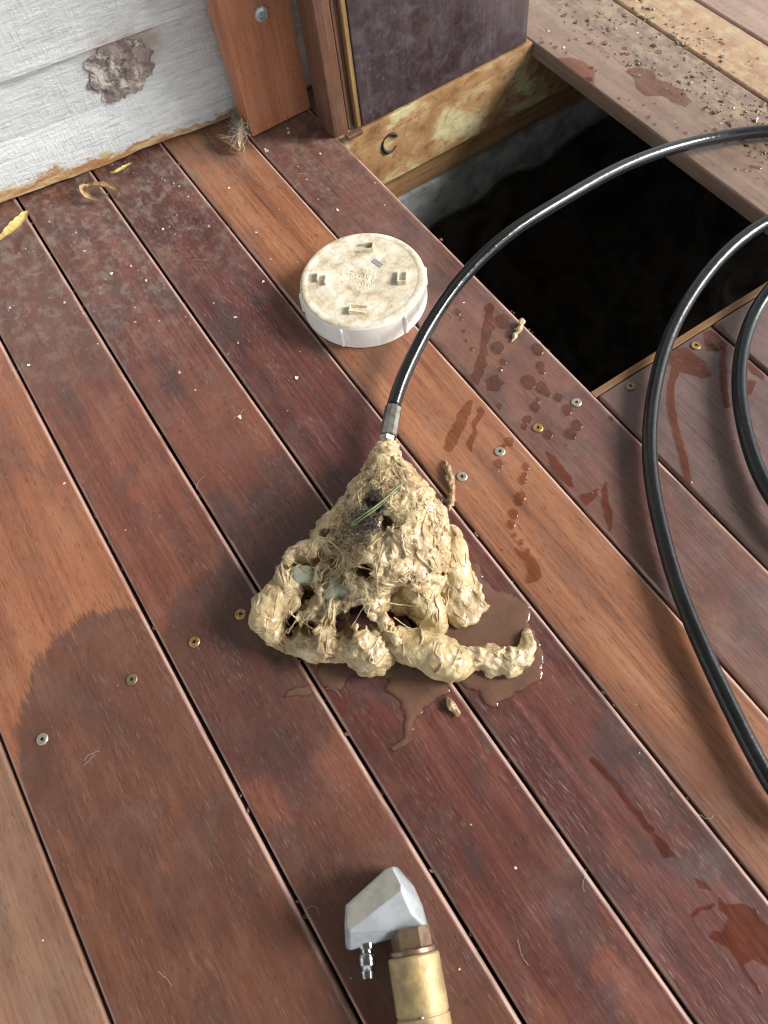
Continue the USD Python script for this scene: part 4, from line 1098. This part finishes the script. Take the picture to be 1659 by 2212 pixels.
pool('puddle', unary_union([line(Z9, [(490, 0), (600, 125), (690, 240), (770, 340), (880, 470)], 0.0042), poly(Z9, [(880, 480), (960, 530), (1050, 640), (970, 660), (930, 600)], 0.0006), poly(Z9, [(1170, 780), (1240, 810), (1290, 890), (1230, 870), (1190, 850)], 0.0005)]), 'water_red', 'thin dark red dribble down the maroon board at lower right', 'wet patch', 0.0002, 0.0016, 35, 0.0022)
pool('puddle', unary_union([line(Z4, [(1090, 560), (1070, 700), (1045, 830), (1005, 940)], 0.0095), line(Z4, [(980, 1060), (930, 1160), (880, 1280)], 0.010), line(Z4, [(1050, 1080), (1010, 1180), (985, 1300)], 0.006), poly(Z4, [(1060, 930), (1120, 900), (1170, 950), (1130, 1000), (1080, 990)], 0.002)]),
     'water_clear', 'broad wet streaks across two boards right of the hose ferrule', 'wet patch', 0.0002, 0.0016, 36, 0.0038)
pool('puddle', unary_union([poly(Z5, [(380, 1215), (430, 1240), (480, 1310), (530, 1370), (545, 1430), (490, 1410), (440, 1340), (400, 1290)], 0.0008), poly(Z5, [(560, 1470), (650, 1455), (680, 1420), (670, 1480), (620, 1540), (590, 1510)], 0.0006), poly(Z5, [(700, 1440), (730, 1380), (745, 1480), (760, 1600), (750, 1690), (715, 1600)], 0.0006)]),
     'water_red', 'jagged wet marks on the brown board left of the hose', 'wet patch', 0.0002, 0.0016, 37, 0.0022)
pool('puddle', unary_union([line(Z5, [(1400, 480), (1395, 640), (1400, 800), (1420, 950)], 0.0075), poly(Z5, [(1535, 690), (1600, 720), (1659, 760), (1640, 810), (1560, 770)], 0.0008), poly(Z5, [(1525, 800), (1595, 820), (1560, 890), (1520, 890)], 0.0008)]),
     'water_red', 'wet red streak between the two hose loops', 'wet patch', 0.0002, 0.0016, 38, 0.0022)
pool('puddle', poly(Z3, [(250, 390), (340, 383), (430, 408), (490, 460), (507, 520), (484, 590), (430, 562), (330, 470)], 0.002), 'water_red', 'rounded dark red wet patch on the grey board beyond the hatch', 'wet patch', 0.0002, 0.0016, 39, 0.0022)
pool('puddle', poly(Z3, [(700, 480), (780, 450), (850, 458), (910, 480), (920, 530), (1000, 556), (1080, 600), (1150, 680), (1110, 720), (1040, 690), (960, 640), (840, 645), (780, 600), (760, 520)], 0.002), 'water_clear', 'larger brown wet patch on the dirty grey board beyond the hatch', 'wet patch', 0.0002, 0.0016, 40, 0.0022)
drops = [(Z4, x, y, r) for x, y, r in [(1155, 630, 40), (920, 583, 20), (940, 615, 12), (955, 680, 13), (995, 775, 13), (965, 730, 10), (1130, 768, 36), (1190, 700, 20), (1160, 840, 21), (1145, 880, 14), (1290, 945, 40), (1360, 975, 34), (1385, 1000, 22), (1445, 1024, 25), (1490, 1090, 30), (1390, 1217, 27), (1325, 1075, 27), (1340, 1040, 15), (1335, 775, 33),
    (1350, 860, 26), (1360, 890, 20), (1540, 1170, 30), (1510, 1215, 32), (1285, 1140, 24), (1270, 1175, 18), (1135, 1070, 17), (1185, 1255, 24), (1160, 1280, 16)]]
drops += [(Z5, x, y, r) for x, y, r in [(170, 1163, 28), (110, 1290, 26), (265, 1310, 24), (262, 1355, 18), (250, 1385, 24), (235, 1480, 30), (225, 1510, 24), (190, 1580, 30), (180, 1640, 26), (200, 1700, 14), (240, 1740, 16), (280, 1790, 16), (1330, 600, 24), (1360, 625, 20), (1600, 1210, 24), (760, 1030, 18), (1305, 1362, 8), (1260, 1295, 5), (1460, 1570, 9), (1525, 1785, 9), (1255, 1580, 6)]]
shapes = [disc(v, x, y, r) for v, x, y, r in drops]
RS = np.random.default_rng(11)
for k in range(260):      # spatter on the boards beyond the hatch
    x, y = RS.uniform(120, 1750), RS.uniform(250, 1500)
    px, py = Z3(x, y)
    w = at(px, py)
    if not (0.92 < w[0] < 1.12):
        continue
    if meshkit.noise(np.array([[w[0] * 14, w[1] * 14, 0.3]]), 4)[0] < 0.38:
        continue
    shapes.append(Point(w[0], w[1]).buffer(abs(RS.normal(0, 0.0016)) + 0.0008, 6))
for k in range(120):
    w = np.array([RS.uniform(0.44, 0.9), RS.uniform(0.0, 0.5)])
    shapes.append(Point(*w).buffer(abs(RS.normal(0, 0.0005)) + 0.0004, 5))
un = unary_union(shapes)
dp = obj('water_drops', film(un, 0.0011, 0.0022, step=0.0011, wob=0.0009, seed=41), M['water_clear'], None, smooth=True)
tag(dp, 'drops of water spattered over the boards around the hatch', 'water', kind='stuff')

# ------------------------------------------------------------------ litter
def leaf(pts, half, curl, mt, label, seed, fold=0.0):
    """a curled dry leaf: midline points (world) and half width"""
    mid = spline(pts, 0.0025)
    n = len(mid)
    t = np.linspace(0, 1, n)
    tg = np.gradient(mid, axis=0); tg /= np.linalg.norm(tg, axis=1, keepdims=True)
    sd = np.cross(tg, [0, 0, 1.0]); sd /= np.linalg.norm(sd, axis=1, keepdims=True)
    w = half * np.sin(np.pi * np.clip(t * 0.94 + 0.03, 0, 1)) ** 0.7
    m_ = 9
    V = []
    for side in (0, 1):
        for j in range(m_):
            a_ = (j / (m_ - 1) * 2 - 1)
            up = curl * (a_ ** 2) * w / half * half + fold * abs(a_) * w
            rip = 0.0006 * np.sin(t * 30 + j) * abs(a_)
            V.append(mid + sd * (a_ * w * (1 - 0.25 * curl * a_ * a_))[:, None] + np.array([0, 0, 1.0]) * (up + rip - side * 0.0005)[:, None])
    V = np.array(V)                       # 2m x n x 3
    V = V.reshape(2, m_, n, 3)
    F = []
    ix = lambda s_, j, i: (s_ * m_ + j) * n + i
    for j in range(m_ - 1):
        for i in range(n - 1):
            F += [(ix(0, j, i), ix(0, j + 1, i), ix(0, j + 1, i + 1)), (ix(0, j, i), ix(0, j + 1, i + 1), ix(0, j, i + 1))]
            F += [(ix(1, j, i), ix(1, j + 1, i + 1), ix(1, j + 1, i)), (ix(1, j, i), ix(1, j, i + 1), ix(1, j + 1, i + 1))]
    m = trimesh.Trimesh(V.reshape(-1, 3), F, process=False)
    p = obj('dry_leaf', m, M[mt], None, smooth=True)
    tag(p, label, 'leaf', 'dry leaves along the foot of the wall')
leaf([at(-6, 520, 0.006), at(20, 503, 0.009), at(45, 480, 0.009), at(58, 455, 0.006)], 0.0085, 0.25, 'leaf_yellow', 'pale yellow leaf under the foot of the white wall at far left', 1, 0.2)
leaf([at(195, 400, 0.004), at(183, 412, 0.012), at(192, 428, 0.006), at(212, 433, 0.004)], 0.006, 0.9, 'leaf', 'curled brown leaf lying below the foot of the white wall', 2)
leaf([at(188, 404, 0.010), at(215, 402, 0.011), at(245, 408, 0.007), at(262, 420, 0.004)], 0.0045, 1.0, 'leaf', 'thin brown leaf curl next to the board gap by the wall', 3)
leaf([at(466, 294, 0.005), at(486, 304, 0.009), at(508, 318, 0.007), at(521, 327, 0.005)], 0.0058, 0.8, 'leaf', 'pinkish brown leaf beside the foot of the post', 4)
leaf([at(523, 255, 0.020), at(522, 280, 0.013), at(521, 305, 0.008), at(520, 323, 0.004)], 0.0050, 0.6, 'leaf_yellow', 'upright tan leaf leaning on the corner of the post', 5)
leaf([at(238, 372, 0.006), at(250, 372, 0.008), at(268, 362, 0.006), at(284, 352, 0.005)], 0.0030, 0.5, 'leaf_yellow', 'yellow splinter like leaf poking from the foot of the wall', 6)
# cobweb and dust at the post's corner
RS = np.random.default_rng(5)
webs = []
for k in range(120):
    a_ = at(RS.normal(515, 11), RS.normal(262, 26), RS.uniform(0.001, 0.03)); b_ = at(RS.normal(520, 16), RS.normal(270, 30), RS.uniform(0.0, 0.03))
    mid_ = (a_ + b_) / 2 + RS.normal(0, 0.003, 3)
    webs.append(spline([a_, mid_, b_], 0.003))
for k in range(46):
    a_ = at(RS.normal(716, 7), RS.normal(160, 40), RS.uniform(0.0, 0.05)); b_ = a_ + RS.normal(0, 0.012, 3)
    webs.append(spline([a_, (a_ + b_) / 2 + RS.normal(0, 0.003, 3), b_], 0.003))
cw = curves('cobweb', webs, 0.00028, M['web'])
tag(cw, 'grey cobwebs and dust hanging at the foot of the post', 'cobweb', kind='stuff')

def grains(points, sizes, seed, flat=0.6):
    rs = np.random.default_rng(seed)
    base = trimesh.creation.icosphere(subdivisions=1, radius=1.0)
    V, F = [], []
    bv, bf = np.array(base.vertices), np.array(base.faces)
    for p, s_ in zip(points, sizes):
        q = bv * (1 + 0.35 * rs.normal(0, 1, (len(bv), 1))) * np.array([s_ * rs.uniform(0.6, 1.6), s_ * rs.uniform(0.6, 1.3), s_ * flat])
        a_ = rs.uniform(0, 6.3)
        q = q @ np.array([[math.cos(a_), -math.sin(a_), 0], [math.sin(a_), math.cos(a_), 0], [0, 0, 1]]).T
        F.append(bf + len(V) * len(bv)); V.append(q + p + np.array([0, 0, s_ * flat * 0.6]))
    return trimesh.Trimesh(np.vstack(V), np.vstack(F), process=False)
RS = np.random.default_rng(21)
pts, sz = [], []
for k in range(240):       # crumbs caught in the gaps
    gx = GAPS[RS.integers(2, 9)]
    pts.append(np.array([gx + RS.normal(0, 0.0012), RS.uniform(-0.2, 0.92), RS.uniform(-0.010, -0.002)])); sz.append(0.0005 + abs(RS.normal(0, 0.0007)))
cr = obj('crumbs', grains(pts, sz, 1), M['crumb'], None)
tag(cr, 'brown crumbs and seeds caught in the gaps between the boards', 'debris', kind='stuff')
pts, sz = [], []
while len(pts) < 420:      # grit on the boards beyond the hatch
    w = at(RS.uniform(1150, 1700), RS.uniform(-20, 480))
    if 0.925 < w[0] < 1.25 and meshkit.noise(np.array([[w[0] * 11, w[1] * 11, 2.0]]), 6)[0] * math.exp(-((w[0] - 1.03) / 0.07) ** 2) > 0.28:
        pts.append(w); sz.append(abs(RS.normal(0.0005, 0.0008)) + 0.0004)
gt = obj('grit', grains(pts, sz, 2), M['crumb_wet'], None)
tag(gt, 'wet grit scattered on the dirty boards beyond the hatch', 'debris', kind='stuff')
pts, sz = [], []
while len(pts) < 260:      # white flecks, thickest near the wall
    w = np.array([RS.uniform(-0.05, 1.1), RS.uniform(-0.15, 0.93), 0.0])
    pr = 0.12 + 0.88 * np.clip((w[1] - 0.45) / 0.4, 0, 1)
    if RS.uniform() < pr and boards_area.contains(Point(w[0], w[1])) and not (0.62 < w[0] < 0.917 and w[1] > 0.28):
        pts.append(w); sz.append((abs(RS.normal(0.0002, 0.0006)) + 0.00025) * (1.0 if w[1] > 0.45 else 0.45))
fk = obj('flecks', grains(pts, sz, 3), M['fleck'], None)
tag(fk, 'white specks of old paint scattered over the deck', 'debris', kind='stuff')
lines = []
for k in range(26):        # stray hairs and grass fibres lying on the boards
    w = np.array([RS.uniform(0.0, 0.6), RS.uniform(-0.15, 0.9), 0.0008]); th = RS.uniform(0, 6.28); p = [w]
    for j in range(7):
        th += RS.normal(0, 0.35); p.append(p[-1] + np.array([math.cos(th), math.sin(th), 0]) * RS.uniform(0.001, 0.0032))
    lines.append(np.array(p))
fb = curves('fibres', lines, 0.00022, M['web'])
tag(fb, 'pale fibres and hairs lying loose on the boards', 'debris', kind='stuff')
